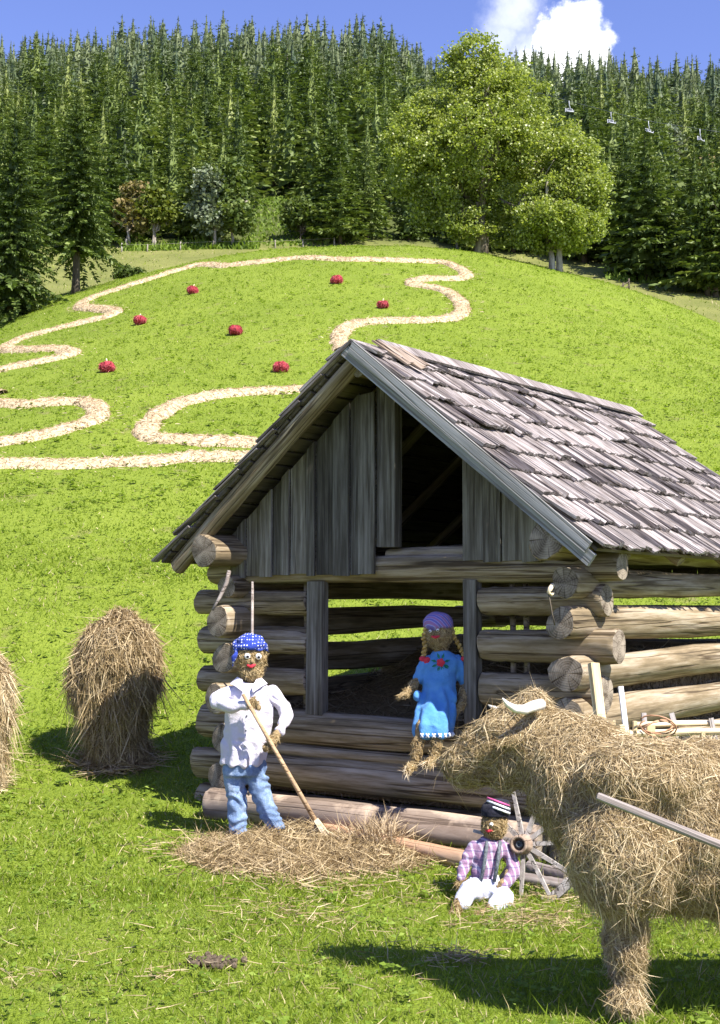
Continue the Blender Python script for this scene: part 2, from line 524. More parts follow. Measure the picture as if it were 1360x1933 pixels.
m_midbark = wood_mat("maple_bark", (.06, .05, .036), (.15, .125, .095), (.30, .265, .22), 'Z', 8, .5)
m_palebark = wood_mat("pale_bark", (.10, .085, .065), (.25, .22, .18), (.48, .45, .40), 'Z', 7, .6)

# ------------------------------------------------------------------ grass
def grass_blades(N, y0, y1, h, w, power, seed, lean=.55, mat_dry=0.04, xs=.32):
    r = np.random.default_rng(seed)
    u = r.random(N)
    a = 2 - power
    y = (y0**a + u * (y1**a - y0**a)) ** (1/a)
    x = (r.random(N) * 2 - 1) * (xs * y + 1.3)
    patch = np.sin(x*2.1 + np.sin(y*1.7)*2) * np.sin(y*1.9 + np.sin(x*1.3)*2)
    hh = h * (0.6 + .8 * r.random(N)) * (1 + .3 * patch)
    z = H(x, y)
    D = np.stack([r.normal(size=N)*lean, r.normal(size=N)*lean, np.ones(N)], 1)
    V, T = strand_vt(np.stack([x, y, z - .01], 1), unit(D), hh, w * (.7 + .6*r.random(N)), .3, .1, r)
    return V, T, r.random(N) < mat_dry
G = Acc()
def put_grass(A, V, T, dry):
    tri_dry = np.repeat(dry, 3)
    A.add(V, T, 0)
    A.M[-1] = np.where(tri_dry, 1, 0).astype(np.int32)
put_grass(G, *grass_blades(165000, 5.0, 10, .052, .0055, 1.0, 1, .9, .09))
put_grass(G, *grass_blades(150000, 9, 22, .062, .011, 1.2, 2, .9, .06))
put_grass(G, *grass_blades(215000, 20, 66, .065, .02, 1.3, 3, .8, .02))
put_grass(G, *grass_blades(5000, 5.3, 16, .13, .006, 1.0, 4, .5, .12))
put_grass(G, *grass_blades(6000, 66, 97, .16, .05, 1.0, 5, .7, .3))
grass = mobj("grass", G.mesh("grass", [m_blade, m_dryblade]))
tag(grass, kind="stuff")
# broad low leaves (clover, dandelion, plantain) scattered through the sward
def weeds(N, y0, y1, size, power, seed):
    r = np.random.default_rng(seed)
    u = r.random(N); a = 2 - power
    y = (y0**a + u*(y1**a - y0**a))**(1/a); x = (r.random(N)*2-1)*(.32*y+1.3)
    Vs, Ts = [], []
    k = 6
    n = N*k
    X = np.repeat(x, k) + r.normal(size=n)*size*.5; Y = np.repeat(y, k) + r.normal(size=n)*size*.5
    s = size*(.5+.8*r.random(n))*np.repeat(.6+.9*r.random(N), k)
    az = r.random(n)*2*PI; up = .15 + .35*r.random(n)
    D = unit(np.stack([np.cos(az), np.sin(az), up], 1))
    S = unit(np.cross(D, np.array([0, 0, 1.0])) + r.normal(size=(n,3))*.25)
    P = np.stack([X, Y, H(X, Y) + .025 + .03*r.random(n)], 1)
    V = np.stack([P, P + D*s[:,None]*.5 - S*s[:,None]*.3, P + D*s[:,None]*.5 + S*s[:,None]*.3, P + D*s[:,None] - np.array([0,0,1])*s[:,None]*.15], 1).reshape(-1,3)
    T = (np.arange(n)*4)[:,None,None] + np.array([(0,2,1),(1,2,3)])[None]
    return V, T.reshape(-1,3)
Wd_ = Acc()
Wd_.add(*weeds(2300, 5.1, 12, .036, 1.0, 21)); Wd_.add(*weeds(2900, 12, 26, .055, 1.2, 22)); Wd_.add(*weeds(5000, 24, 64, .085, 1.2, 23))
tag(mobj("ground_weeds", Wd_.mesh("ground_weeds", [m_weed])), kind="stuff")

# ------------------------------------------------------------------ conifers
def spruce_vt(h, R, whorls, nb, axis_pts, r, bare=0.04, hang=True, power=.8, needle=1.0, droop=.35, core=.5):
    """crown: whorls of drooping branches, each a spine with side sprays and hanging sprays"""
    P, D, L, Wt = [], [], [], []
    for i in range(whorls):
        t = (i + r.random()*.7) / whorls
        z = h * (bare + (1 - bare) * t**.92)
        rad = R * max(.03, (1 - t)) ** power * (0.78 + .4 * r.random())
        n = max(4, int(nb * (1 - .45*t)))
        a0 = r.random()*6.28
        for k in range(n):
            az = a0 + 6.283*k/n + r.normal()*.18
            ln = rad * (.72 + .45*r.random())
            out = np.array([math.cos(az), math.sin(az), 0.0]); sd = np.array([-out[1], out[0], 0])
            rise = .35*t + .08*r.normal()
            dr = droop * (1 - t*.8)
            zb = z + r.normal()*h*.008
            for j in range(axis_pts):
                s = (j + .35 + .4*r.random()) / axis_pts
                p = out*ln*s + np.array([0, 0, zb + ln*(rise*s - dr*s*s*1.1 + .16*dr*s**4)])
                sl = needle * (.27*ln + .025*R) * (1.15 - .5*s) * (.75 + .5*r.random())
                for sg in (-1, 1):
                    d = out*.75 + sd*sg*(.75) + np.array([0, 0, -.25*dr - .12*r.random()])
                    P.append(p); D.append(d); L.append(sl); Wt.append(sl*.55)
                if hang and r.random() < .75:
                    d = out*.3 + sd*r.normal()*.3 + np.array([0, 0, -1.0])
                    P.append(p); D.append(d); L.append(sl*.75); Wt.append(sl*.5)
            p = out*ln*.86 + np.array([0, 0, zb + ln*(rise*.86 - dr*.8)])
            P.append(p); D.append(out + np.array([0, 0, rise*.5 - dr*.3])); L.append(needle*(.26*ln+.02*R)); Wt.append(needle*(.09*ln+.01*R))
    for k in range(5):
        P.append(np.array([0, 0, h*(.92+.014*k)])); D.append(np.array([r.normal()*.1, r.normal()*.1, 1])); L.append(h*.05); Wt.append(h*.006)
    P = np.array(P); D = unit(np.array(D)); L = np.array(L)[:,None]; Wt = np.array(Wt)[:,None]
    S = unit(np.cross(D, r.normal(size=P.shape)*.55 + np.array([0, 0, 1.0])))
    a = P; b1 = P + D*L*.45 - S*Wt*.5; b2 = P + D*L*.45 + S*Wt*.5; c = P + D*L + np.array([0, 0, -.06])*L
    V = np.stack([a, b1, b2, c], 1).reshape(-1, 3)
    T = ((np.arange(len(P))*4)[:,None,None] + np.array([(0,2,1),(1,2,3)])[None]).reshape(-1,3)
    # ragged core standing for dense inner branches, added to block light through the crown
    n, m = 9, 11; CV = []; CT = []
    for i in range(m):
        t = i/(m-1)
        for k in range(n):
            q = R*core*max(.02, 1-t)**power*(.35 + .95*r.random()); an = 6.283*(k + .5*r.random())/n
            CV.append((q*math.cos(an), q*math.sin(an), h*(bare + .02 + (.94-bare)*t) + h*.02*r.normal()))
    for i in range(m-1):
        for k in range(n):
            k2 = (k+1) % n
            CT += [(i*n+k, i*n+k2, (i+1)*n+k2), (i*n+k, (i+1)*n+k2, (i+1)*n+k)]
    T = np.concatenate([T, np.array(CT) + len(V)]); V = np.concatenate([V, np.array(CV)])
    return V, T
def trunk_vt(h, r0, n=7, steps=6, wob=.02, r=None):
    r = r or rng
    pts = [(r.normal()*wob*h*.1, r.normal()*wob*h*.1, -0.3 + (h+.3)*i/steps) for i in range(steps+1)]
    pts[0] = (0, 0, -.3)
    return tube_vt(pts, [r0*(1-.93*i/steps)*(1.25 if i == 0 else 1) for i in range(steps+1)], n)
r = np.random.default_rng(5)
FRONT = []
for k in range(5):
    cr = Acc().add(*spruce_vt(10, 1.9 + .3*(k % 3), 32, 10, 5, r, bare=.03 + .015*k, droop=.32+.12*(k%2), power=1.0, core=.36)).mesh("spruce_crown", [m_needle])
    tr = Acc().add(*trunk_vt(9.6, .13, r=r), 0, True).mesh("spruce_trunk", [m_bark])
    FRONT.append((cr, tr))
MIDV = []
for k in range(6):
    v, tt = spruce_vt(10, 1.7 + .3*(k % 3), 24, 8, 3, r, bare=.05, droop=.35+.12*(k%2), needle=1.25, power=.82 + .05*(k%3), core=.4)
    tv, t2 = trunk_vt(9.6, .12, 5, 3, r=r)
    MIDV.append((v, tt, tv, t2))
MID = [Acc().add(v, tt, 0).add(tv, t2, 1, True).mesh("spruce", [m_needle, m_bark]) for v, tt, tv, t2 in MIDV]

FARV = []
for k in range(6):
    v, tt = spruce_vt(10, 1.55 + .3*(k % 3), 17, 7, 2, r, bare=.05, droop=.35, needle=1.5, hang=(k % 2 == 0), power=.85)
    tv, t2 = trunk_vt(9.6, .12, 4, 2, r=r)
    FARV.append((v, tt, tv, t2))
# where the trees of the mountainside stand: closer together along the meadow's edge
r = np.random.default_rng(77)
spots = []
def edge_y(x): return 97 - 12*sstep(13, 24, x) + 1.5*math.sin(x*.5)
cell = {}
def try_spot(x, y, dmin):
    for (xx, yy) in spots[-260:]:
        if abs(xx - x) < dmin and (xx-x)**2 + (yy-y)**2 < dmin*dmin: return False
    spots.append((x, y)); return True
yrow = 84.0
while yrow < RIDGE + 56:
    dm = np.interp(yrow, [84, 97, 104, 125, 200, 300, 420], [2.5, 2.7, 3.5, 4.0, 5.2, 5.4, 5.2])
    half = (.36 if yrow < 220 else .315)*yrow + 7
    for _ in range(int(2*half/dm*1.9)):
        x = (r.random()*2 - 1)*half; y = yrow + r.random()*dm*.9
        ppx = CX + F*x/y
        if y < edge_y(x): continue
        if 455 < ppx < 630 and y < 122 - (ppx-455)*.085: continue     # grassy bank runs up into the wood here
        if 225 < ppx < 300 and y < 101: continue
        try_spot(x, y, dm)
    yrow += dm*.8
spots.sort(key=lambda p: p[1])
far_pts = []
n_ind = 0
for i, (x, y) in enumerate(spots):
    hgt = np.interp(y, [84, 97, 125, 200, 300, 420], [8.3, 8.8, 10.6, 14.0, 16.5, 17.5]) * (.70 + .55*r.random())*(1 + .10*math.sin(x*.09 + 2)*math.sin(y*.05))
    s = hgt / 10
    wide = s * (.78 + .5*r.random()) * np.interp(y, [97, 140, 300], [1.35, 1.3, 1.2])
    z = Hs(x, y)
    if n_ind < 294 and abs(x) < .285*y + 1.0:
        n_ind += 1
        if y < 101:
            c0, t0 = FRONT[int(r.integers(len(FRONT)))]
            e = empty("spruce_tree", (x, y, z - .1), r.random()*6.28); e.scale = (wide, wide, s)
            mobj("trunk", t0, e); mobj("crown", c0, e)
            tag(e, "bushy dark green spruce in the wood's foremost row along the meadow's upper edge", "spruce", "spruces of the foremost row")
        else:
            o = mobj("spruce_tree", MID[int(r.integers(len(MID)))], None, (x, y, z - .1), (0, 0, r.random()*6.28)); o.scale = (wide, wide, s)
            tag(o, "slender dark green spruce on the lower mountainside, rising just behind the foremost row", "spruce", "spruces behind the foremost row")
    else:
        far_pts.append((x, y, z, wide, s, r.random()*6.28))
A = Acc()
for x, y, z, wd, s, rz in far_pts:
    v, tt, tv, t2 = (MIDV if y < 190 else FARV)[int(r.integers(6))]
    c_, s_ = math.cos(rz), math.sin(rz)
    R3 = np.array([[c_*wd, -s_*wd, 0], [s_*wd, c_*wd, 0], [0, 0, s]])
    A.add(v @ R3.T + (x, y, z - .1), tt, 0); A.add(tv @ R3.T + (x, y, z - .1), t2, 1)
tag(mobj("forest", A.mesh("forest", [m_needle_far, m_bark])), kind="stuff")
print("TREES", n_ind, len(far_pts))

# two big spruces at the foot of the knoll
def big_spruce(px, py, Y, h, R, bare, label, seed, lean=0.0):
    r = np.random.default_rng(seed)
    p = at(px, py, Y); p.z = Hs(p.x, p.y)
    e = empty("spruce_tree", p)
    mobj("trunk", Acc().add(*trunk_vt(h*.97, .2, 10, 10, r=r), 0, True).mesh("spruce_trunk", [m_bark]), e)
    mobj("crown", Acc().add(*spruce_vt(h, R, 30, 13, 18, r, bare=bare, power=.62, needle=.5, droop=.5, core=.2)).mesh("spruce_crown", [m_needle]), e)
    tag(e, label, "spruce")
    return e
big_spruce(143, 548, 61, 9.6, 2.3, .2, "tall free-standing spruce on a bare brown trunk above the winding straw line", 31)
big_spruce(22, 580, 58, 9.6, 2.5, .03, "dense spruce at the picture's left edge with branches sweeping to the ground", 32)

# ------------------------------------------------------------------ broad-leaved trees
def leaf_cloud(lobes, n, size, r, clumps=45, sig=.34, inner=.42):
    """leaf quads gathered in clumps through the lobes' volume, denser outward"""
    vol = np.array([l[3]*l[4]*l[5] for l in lobes])**.7; vol /= vol.sum()
    C = []
    for l, w in zip(lobes, vol):
        k = max(6, int(clumps*len(lobes)*w))
        d = unit(r.normal(size=(k,3))); rad = inner + (1-inner)*r.random((k,1))**.6
        C.append(np.array(l[:3]) + d*rad*np.array(l[3:6]))
    C = np.concatenate(C)
    w = r.random(len(C))**.8 + .25; w /= w.sum()
    ci = r.choice(len(C), n, p=w)
    g = r.normal(size=(n,3)); g[:,2] *= .62
    P = C[ci] + g*sig
    s = size*(.6 + .8*r.random((n,1)))
    D = unit(r.normal(size=(n,3)) + np.array([0,0,-.35])); S = unit(np.cross(D, r.normal(size=(n,3))*.8 + np.array([0,0,1.0])))
    N_ = np.cross(S, D)
    V = np.stack([P - D*s*.5, P - S*s*.45 + N_*s*.12, P + S*s*.45 + N_*s*.12, P + D*s*.55], 1).reshape(-1,3)
    T = ((np.arange(n)*4)[:,None,None] + np.array([(0,2,1),(1,2,3)])[None]).reshape(-1,3)
    return V, T, C
def limbs(base_pts, base_r, targets, r, n=7):
    A = Acc()
    A.add(*tube_vt(base_pts, base_r, 10), 0, True)
    top = Vector(base_pts[-1])
    for tg in targets:
        tg = Vector(tg); st = Vector(base_pts[-1 - int(r.integers(0, 2))])
        pts, rr = [], []
        for i in range(n):
            f = i/(n-1)
            p = st.lerp(tg, f) + Vector(r.normal(size=3))*.09*(tg-st).length*math.sin(f*PI) + Vector((0,0,1))*.12*(tg-st).length*math.sin(f*PI)
            pts.append(p); rr.append(base_r[-1]*.62*(1-f) + .015)
        A.add(*tube_vt(pts, rr, 6), 0, True)
        for q in range(3):
            i = int(r.integers(2, n-1)); e2 = pts[i] + Vector(r.normal(size=3))*.15*(tg-st).length
            md = pts[i].lerp(e2, .5) + Vector(r.normal(size=3))*.06
            A.add(*tube_vt([pts[i], md, e2], [rr[i]*.6, rr[i]*.4, .01], 5), 0, True)
    return A
def leafy_tree(name, px, py, Y, lobes_px, n, size, label, cat, leaf, bark, seed, trunk_top=None, r0=.25, clumps=45, sig=.34, depth=.85, group=None, stems=1):
    """lobes given as (px, py, rx, ry) in photo pixels at distance Y, turned into metres there"""
    r = np.random.default_rng(seed)
    base = at(px, py, Y); base.z = Hs(base.x, base.y)
    k = Y/F
    e = empty(name, base)
    L = []
    for (lx, ly, rx, ry) in lobes_px:
        c = at(lx, ly, Y) - base
        L.append((c.x, r.normal()*.25*rx*k, c.z, rx*k, rx*k*depth, ry*k))
    V, T, C = leaf_cloud(L, n, size, r, clumps, sig)
    A = Acc()
    zt = trunk_top*k if trunk_top else L[0][2]*.5
    for s_ in range(stems):
        ox = (s_ - (stems-1)/2)*r0*2.4
        bp = [(ox, 0, -.3), (ox + r.normal()*.05, 0, zt*.35), (ox*1.3 + r.normal()*.1, r.normal()*.1, zt*.7), (ox*1.7 + r.normal()*.1, r.normal()*.1, zt)]
        br = [r0*1.3, r0, r0*.85, r0*.7]
        tg = [C[int(j)] for j in r.choice(len(C), min(len(C), 16//stems), replace=False)]
        A2 = limbs(bp, br, tg, r)
        for v_, t_ in zip(A2.V, A2.T): A.add(v_, t_ - t_.min(), 0, True)
    mobj("trunk", A.mesh("tree_trunk", [bark]), e)
    mobj("crown", Acc().add(V, T).mesh("tree_crown", [leaf]), e)
    tag(e, label, cat, group)
    return e
leafy_tree("maple_tree", 908, 470, 63, [(898, 105, 42, 48), (860, 130, 38, 40), (950, 150, 60, 50), (880, 190, 85, 70), (960, 215, 80, 75), (810, 215, 62, 42),
            (800, 262, 78, 48), (775, 290, 50, 40), (900, 290, 110, 75), (1010, 290, 85, 75), (840, 345, 85, 50), (960, 360, 90, 55), (820, 395, 50, 30), (1075, 330, 65, 72), (862, 412, 62, 28), (950, 418, 62, 30), (770, 340, 45, 30), (880, 440, 55, 18), (985, 445, 48, 22)],
           80000, .128, "great spreading light green maple standing on the crest of the knoll", "tree", m_leaf, m_midbark, 41, trunk_top=95, r0=.30, clumps=60, sig=.23)
leafy_tree("maple_tree", 1050, 497, 61, [(1085, 300, 50, 45), (1100, 360, 50, 55), (1045, 375, 60, 50), (1110, 415, 42, 35), (1055, 425, 70, 28), (1010, 410, 40, 35), (1085, 445, 45, 22), (1040, 455, 60, 20)],
           36000, .125, "smaller pale green tree with twin white-lit trunks, right of the great maple", "tree", m_leaf, m_palebark, 42, trunk_top=60, r0=.15, clumps=44, sig=.22, stems=2)
leafy_tree("young_tree", 863, 462, 66, [(862, 415, 22, 38), (856, 390, 16, 25)], 1800, .16, "thin young tree in the shade left of the great maple's trunk", "tree", m_bush, m_palebark, 43, trunk_top=40, r0=.06, clumps=14, sig=.22)
leafy_tree("deciduous_tree", 243, 442, 96, [(240, 400, 26, 38), (248, 370, 20, 26), (258, 415, 22, 25)], 1700, .3, "thin rusty-leaved tree with pale stems at the wood's left edge", "tree", m_reddish, m_palebark, 44, trunk_top=45, r0=.09, clumps=16, sig=.3, stems=2)
leafy_tree("deciduous_tree", 292, 440, 96, [(290, 395, 26, 30), (300, 375, 22, 22), (305, 410, 25, 22)], 2000, .3, "thin yellow-green tree with bare pale stems, right of the rusty-leaved one", "tree", m_larch, m_palebark, 45, trunk_top=45, r0=.09, clumps=16, sig=.3, stems=2)
leafy_tree("deciduous_tree", 405, 445, 95, [(395, 345, 20, 40), (388, 380, 24, 40), (400, 415, 28, 28)], 3400, .3, "narrow silvery-leaved tree before the dark spruces, left of the grassy bank", "tree", m_silver, m_palebark, 46, trunk_top=50, r0=.1, clumps=20, sig=.35)
leafy_tree("deciduous_tree", 438, 446, 95.5, [(420, 320, 26, 32), (428, 360, 30, 36), (440, 405, 34, 36), (455, 420, 22, 24)], 3800, .3, "grey-green tree with a silver top beside the grassy bank", "tree", m_bush, m_palebark, 47, trunk_top=50, r0=.1, clumps=20, sig=.35)
leafy_tree("bush", 568, 440, 98, [(560, 400, 26, 26), (580, 412, 22, 24), (548, 415, 16, 18)], 2600, .3, "round green bush under the spruces beside the grassy bank's top", "bush", m_bush, m_bark, 48, trunk_top=15, r0=.06, clumps=18, sig=.3)
leafy_tree("bush", 242, 528, 70, [(235, 512, 16, 11), (255, 514, 14, 9), (225, 518, 8, 8)], 1300, .14, "low lone bush in the pale field behind the straw line", "bush", m_bush, m_bark, 49, trunk_top=8, r0=.03, clumps=14, sig=.14)
leafy_tree("deciduous_tree", 1280, 522, 89, [(1275, 465, 36, 40), (1262, 490, 30, 28), (1298, 490, 30, 28)], 4200, .28, "dark bushy tree between the yellow larch and the wood's shaded right end", "tree", m_bush, m_bark, 50, trunk_top=30, r0=.1, clumps=22, sig=.32)
leafy_tree("deciduous_tree", 1352, 560, 84, [(1350, 410, 50, 60), (1345, 470, 46, 50), (1365, 510, 40, 36), (1375, 360, 40, 40)], 7000, .28, "big dark broad-leaved tree at the picture's right edge", "tree", m_bush, m_bark, 51, trunk_top=60, r0=.16, clumps=26, sig=.36)
leafy_tree("deciduous_tree", 1264, 330, 140, [(1262, 262, 14, 22), (1252, 252, 14, 14), (1268, 285, 14, 20)], 1500, .42, "pale silver-topped tree among the dark spruces under the chairlift", "tree", m_silver, m_bark, 52, trunk_top=30, r0=.14, clumps=16, sig=.4)
leafy_tree("deciduous_tree", 1350, 400, 118, [(1348, 318, 24, 32), (1360, 345, 24, 30)], 1900, .38, "brownish round-topped tree above the dark tree at the right edge", "tree", m_reddish, m_bark, 53, trunk_top=40, r0=.14, clumps=16, sig=.4)
leafy_tree("deciduous_tree", 358, 300, 150, [(357, 230, 9, 22), (352, 250, 8, 12)], 700, .4, "small bright yellow-green tree amid the dark spruces of the slope", "tree", m_larch, m_bark, 54, trunk_top=30, r0=.1, clumps=12, sig=.32)
lp = at(1236, 525, 90); lp.z = Hs(lp.x, lp.y)
e = empty("larch_tree", lp)
rr_ = np.random.default_rng(8)
mobj("trunk", Acc().add(*trunk_vt(3.5, .06, r=rr_), 0, True).mesh("larch_trunk", [m_palebark]), e)
mobj("crown", Acc().add(*spruce_vt(3.7, .62, 18, 9, 4, rr_, bare=.15, core=.15)).mesh("larch_crown", [m_larch]), e)
tag(e, "slim yellow-green young larch at the right-hand wood's foot", "larch")
# tall herbs on the grassy bank and along the wood's left edge
r = np.random.default_rng(9)
ppx = np.concatenate([460 + 160*r.random(2600), 225 + 260*r.random(1800), 1150 + 160*r.random(500)])
yy = np.concatenate([96 + 24*r.random(2600), 94.5 + 2.5*r.random(1800), 88 + 4*r.random(500)])
xx = (ppx - CX)/F*yy
D = unit(np.stack([r.normal(size=len(xx))*.5, r.normal(size=len(xx))*.5, np.ones(len(xx))], 1))
hh = np.where(np.arange(len(xx)) < 2600, .14 + .2*r.random(len(xx)), .2 + .45*r.random(len(xx)))
V, T = strand_vt(np.stack([xx, yy, H(xx, yy)], 1), D, hh, .10 + .12*r.random(len(xx)), .4, .1, r)
tag(mobj("tall_herbs", Acc().add(V, T).mesh("tall_herbs", [m_weed])), kind="stuff")
# ------------------------------------------------------------------ wood materials
m_log = wood_mat("weathered_log", (.055, .042, .025), (.215, .165, .10), (.45, .385, .30), 'X', 18, .85)
m_logend = end_mat("log_end", (.07, .052, .035), (.33, .28, .22))
m_plankv = wood_mat("weathered_plank", (.032, .027, .021), (.10, .088, .07), (.25, .235, .205), 'Z', 26, .55, .5)
m_barge = wood_mat("rake_board", (.12, .115, .105), (.25, .25, .245), (.38, .38, .385), 'X', 18, .6, .2)
m_shingle = wood_mat("split_shingle", (.045, .036, .032), (.185, .158, .148), (.45, .415, .415), 'Y', 38, .6, .34)
m_loose = wood_mat("torn_shake", (.09, .06, .04), (.19, .14, .10), (.34, .28, .235), 'Y', 20, .6)
m_dark = wood_mat("dark_board", (.04, .033, .025), (.10, .082, .06), (.17, .145, .11), 'Y', 14, .5, .2)
m_barklog = wood_mat("bark_log", (.07, .05, .038), (.20, .15, .115), (.38, .31, .255), 'X', 7, .6, 0, (.50, .39, .29))
m_redlog = wood_mat("peeled_log", (.20, .10, .055), (.42, .24, .14), (.55, .38, .25), 'X', 9, .4)
m_pale = wood_mat("fresh_timber", (.38, .27, .13), (.60, .47, .27), (.76, .65, .45), 'Z', 20, .35, .1)
m_palex = wood_mat("fresh_rail", (.42, .32, .18), (.66, .54, .35), (.80, .72, .56), 'X', 18, .35, .1)
m_white = wood_mat("whitewashed_lath", (.55, .54, .55), (.72, .71, .74), (.82, .81, .84), 'Z', 20, .2)
m_grey = wood_mat("grey_stake", (.16, .14, .125), (.33, .30, .28), (.50, .47, .45), 'Z', 20, .6, .15)
m_greyx = wood_mat("grey_pole", (.09, .07, .06), (.22, .185, .17), (.40, .36, .335), 'X', 20, .6)
m_handle = wood_mat("worn_handle", (.25, .16, .09), (.42, .29, .17), (.58, .43, .28), 'X', 18, .4)
HAYSTOPS = [(0.1, (.18, .125, .058)), (0.4, (.36, .272, .145)), (0.7, (.52, .415, .25)), (0.95, (.68, .585, .40))]
m_hay = hay_mat("hay", HAYSTOPS, .2)
m_haybase = plain_mat("hay_mass", (.14, .095, .045), (.36, .27, .145), 30, .95, .03)
m_straw = hay_mat("pale_straw", [(0.1, (.28, .20, .11)), (0.4, (.45, .35, .22)), (0.7, (.58, .47, .32)), (0.95, (.70, .61, .46))], .15)
m_strawbase = plain_mat("straw_mass", (.36, .27, .16), (.60, .49, .33), 7, .95, .04)
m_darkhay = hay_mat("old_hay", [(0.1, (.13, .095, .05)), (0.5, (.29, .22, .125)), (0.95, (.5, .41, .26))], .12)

# ------------------------------------------------------------------ log barn
ORG = Vector((.274, 11.73, 0)); ANG = math.atan2(-.599, .801)
barn = empty("log_barn", ORG, ANG)
tag(barn, "weathered open log hay barn with grey split-shingle gable roof below the green knoll", "barn")
BM = Matrix.Translation(ORG) @ Matrix.Rotation(ANG, 4, 'Z')
def bw(x, y, z): return BM @ Vector((x, y, z))

_ls = [0]
def log_mesh(L, r0, r1, knobs=.075, seed=None, flat=0.0, nr=14, ns=16):
    """log along +X with taper, bends, knots and slightly rounded sawn ends"""
    _ls[0] += 1
    r = np.random.default_rng(seed or 1000 + _ls[0])
    ph = r.random(6)*6.28
    V, T = [], []
    xs = np.concatenate([[0, .012], np.linspace(.05, L-.05, nr), [L-.012, L]])
    for i, x in enumerate(xs):
        f = x/L; rad = r0 + (r1-r0)*f
        if i in (0, len(xs)-1): rad *= .95
        cy = .012*math.sin(x*1.3+ph[0])*min(1, L/2); cz = .010*math.sin(x*1.7+ph[1])
        for k in range(ns):
            a = 2*PI*k/ns
            q = rad*(1 + knobs*math.sin(2*a+ph[2]+x*.8) + knobs*.7*math.sin(3*a+ph[3]-x*1.4) + .35*knobs*r.normal())
            V.append((x, cy + q*math.cos(a), cz + q*math.sin(a)))
    m = len(xs)
    for i in range(m-1):
        for k in range(ns):
            k2 = (k+1) % ns
            T += [(i*ns+k, (i+1)*ns+k2, i*ns+k2), (i*ns+k, (i+1)*ns+k, (i+1)*ns+k2)]
    A = Acc().add(V, T, 0, True)
    V = np.array(V)
    for i, x, fl in ((0, -.006, 1), (m-1, L+.006, 0)):
        ring = V[i*ns:(i+1)*ns]; c = ring.mean(0); c2 = c.copy(); c2[0] = x
        C = np.vstack([ring, c2 + (ring - c)*.55, [c2]])
        TT = []
        for k in range(ns):
            k2 = (k+1) % ns
            q = [(k, k2, ns+k2), (k, ns+k2, ns+k), (ns+k, ns+k2, 2*ns)]
            TT += [(a, c_, b_) if fl == 0 else (a, b_, c_) for a, b_, c_ in q]
        A.add(C, [(a, c_, b_) for a, b_, c_ in TT], 1, True)
    return A
def place_log(name, p0, p1, r0, r1=None, parent=barn, mats=None, **kw):
    p0, p1 = Vector(p0), Vector(p1); d = p1 - p0
    me = log_mesh(d.length, r0, r1 if r1 else r0*.93, **kw).mesh(name, mats or [m_log, m_logend])
    o = mobj(name, me, parent, p0)
    o.rotation_mode = 'QUATERNION'
    o.rotation_quaternion = d.to_track_quat('X', 'Z') @ Matrix.Rotation(random.random()*6.28, 3, 'X').to_quaternion()
    return o
HW, DEP = 1.88, 4.55
J = lambda a: (random.random()-.5)*a
# side walls: log ends stick out past the front
for sx in (-1, 1):
    for z, rr in ((2.17, .115), (1.835, .135), (1.475, .14), (1.125, .145), (.76, .14), (.41, .14), (.08, .14)):
        if sx == -1 and z < .3: rr = .12
        sw = -1 if random.random() < .5 else 1
        HX = 1.70 if sx < 0 else 1.92
        place_log("log", (sx*HX + J(.03), -.35 + J(.16), z + J(.03)), (sx*HX + J(.03), DEP + .3 + J(.06), z + J(.03) + .02), rr*(1 + .06*sw), rr*(1 - .08*sw))
    HX = 1.73 if sx < 0 else HW
    place_log("eave_beam", (sx*HX, -.56, 2.5), (sx*HX, DEP + .5, 2.52), .16, .15)
# front wall: short stubs either side of the opening, full logs below
for z, rr in ((2.01, .125), (1.645, .13), (1.27, .135)):
    place_log("log", (-HW - .38 + J(.16), J(.03), z + J(.03)), (-.885, J(.02), z + .01), rr, rr*.97)
    place_log("log", (.965, J(.02), z + .02), (HW + .28 + J(.16), J(.02), z + .03), rr*.95, rr*1.02)
place_log("sill_log", (-HW - .36, 0, .87), (HW + .34, 0, .88), .155, .145)
place_log("log", (-HW - .1, -.06, .665), (HW + .1, -.06, .675), .065, .06)
place_log("log", (-HW - .40, -.03, .47), (HW + .36, -.03, .48), .155, .15)
place_log("log", (-HW - .38, .02, .13), (HW + .34, .02, .13), .14, .14)
place_log("head_beam", (-HW - .22, -.02, 2.30), (HW + .36, -.02, 2.31), .115, .115)
place_log("loft_sill", (-.03, .02, 2.43), (1.25, .02, 2.44), .075, .075)
# back wall, with gaps one can see the meadow through
for z, rr in ((2.52, .12), (2.235, .125), (1.865, .125), (1.49, .13), (1.14, .13), (.8, .13)):
    place_log("log", (-HW - .35, DEP, z), (HW + .35, DEP, z + .01), rr, rr)

def boards(name, segs, mt, parent=barn):
    """segs: list of 8-corner solids"""
    A = Acc()
    for P in segs: A.add(*hexa_vt(P))
    return mobj(name, A.mesh(name, [mt]), parent)
def rbox(x0, x1, y0, y1, z0, z1, j=0.0):
    c = [(x0,y0,z0),(x1,y0,z0),(x1,y1,z0),(x0,y1,z0),(x0,y0,z1),(x1,y0,z1),(x1,y1,z1),(x0,y1,z1)]
    return [(a + J(j), b_ + J(j), c_ + J(j)) for a, b_, c_ in c]
for x0, x1 in ((-.87, -.70), (.82, .945)):
    A = Acc().add(*hexa_vt(rbox(x0, x1, -.11, -.01, 1.0, 2.205, .012)))
    mobj("door_post", A.mesh("door_post", [m_plankv]), barn)
for x in (-1.08, -.98, 1.15, 1.28): 
    mobj("peg", Acc().add(*tube_vt([(x, .14, .9), (x + .01, .14, 1.6), (x, .14, 2.25)], [.026]*3, 7), 0, True).mesh("peg", [m_log]), barn)

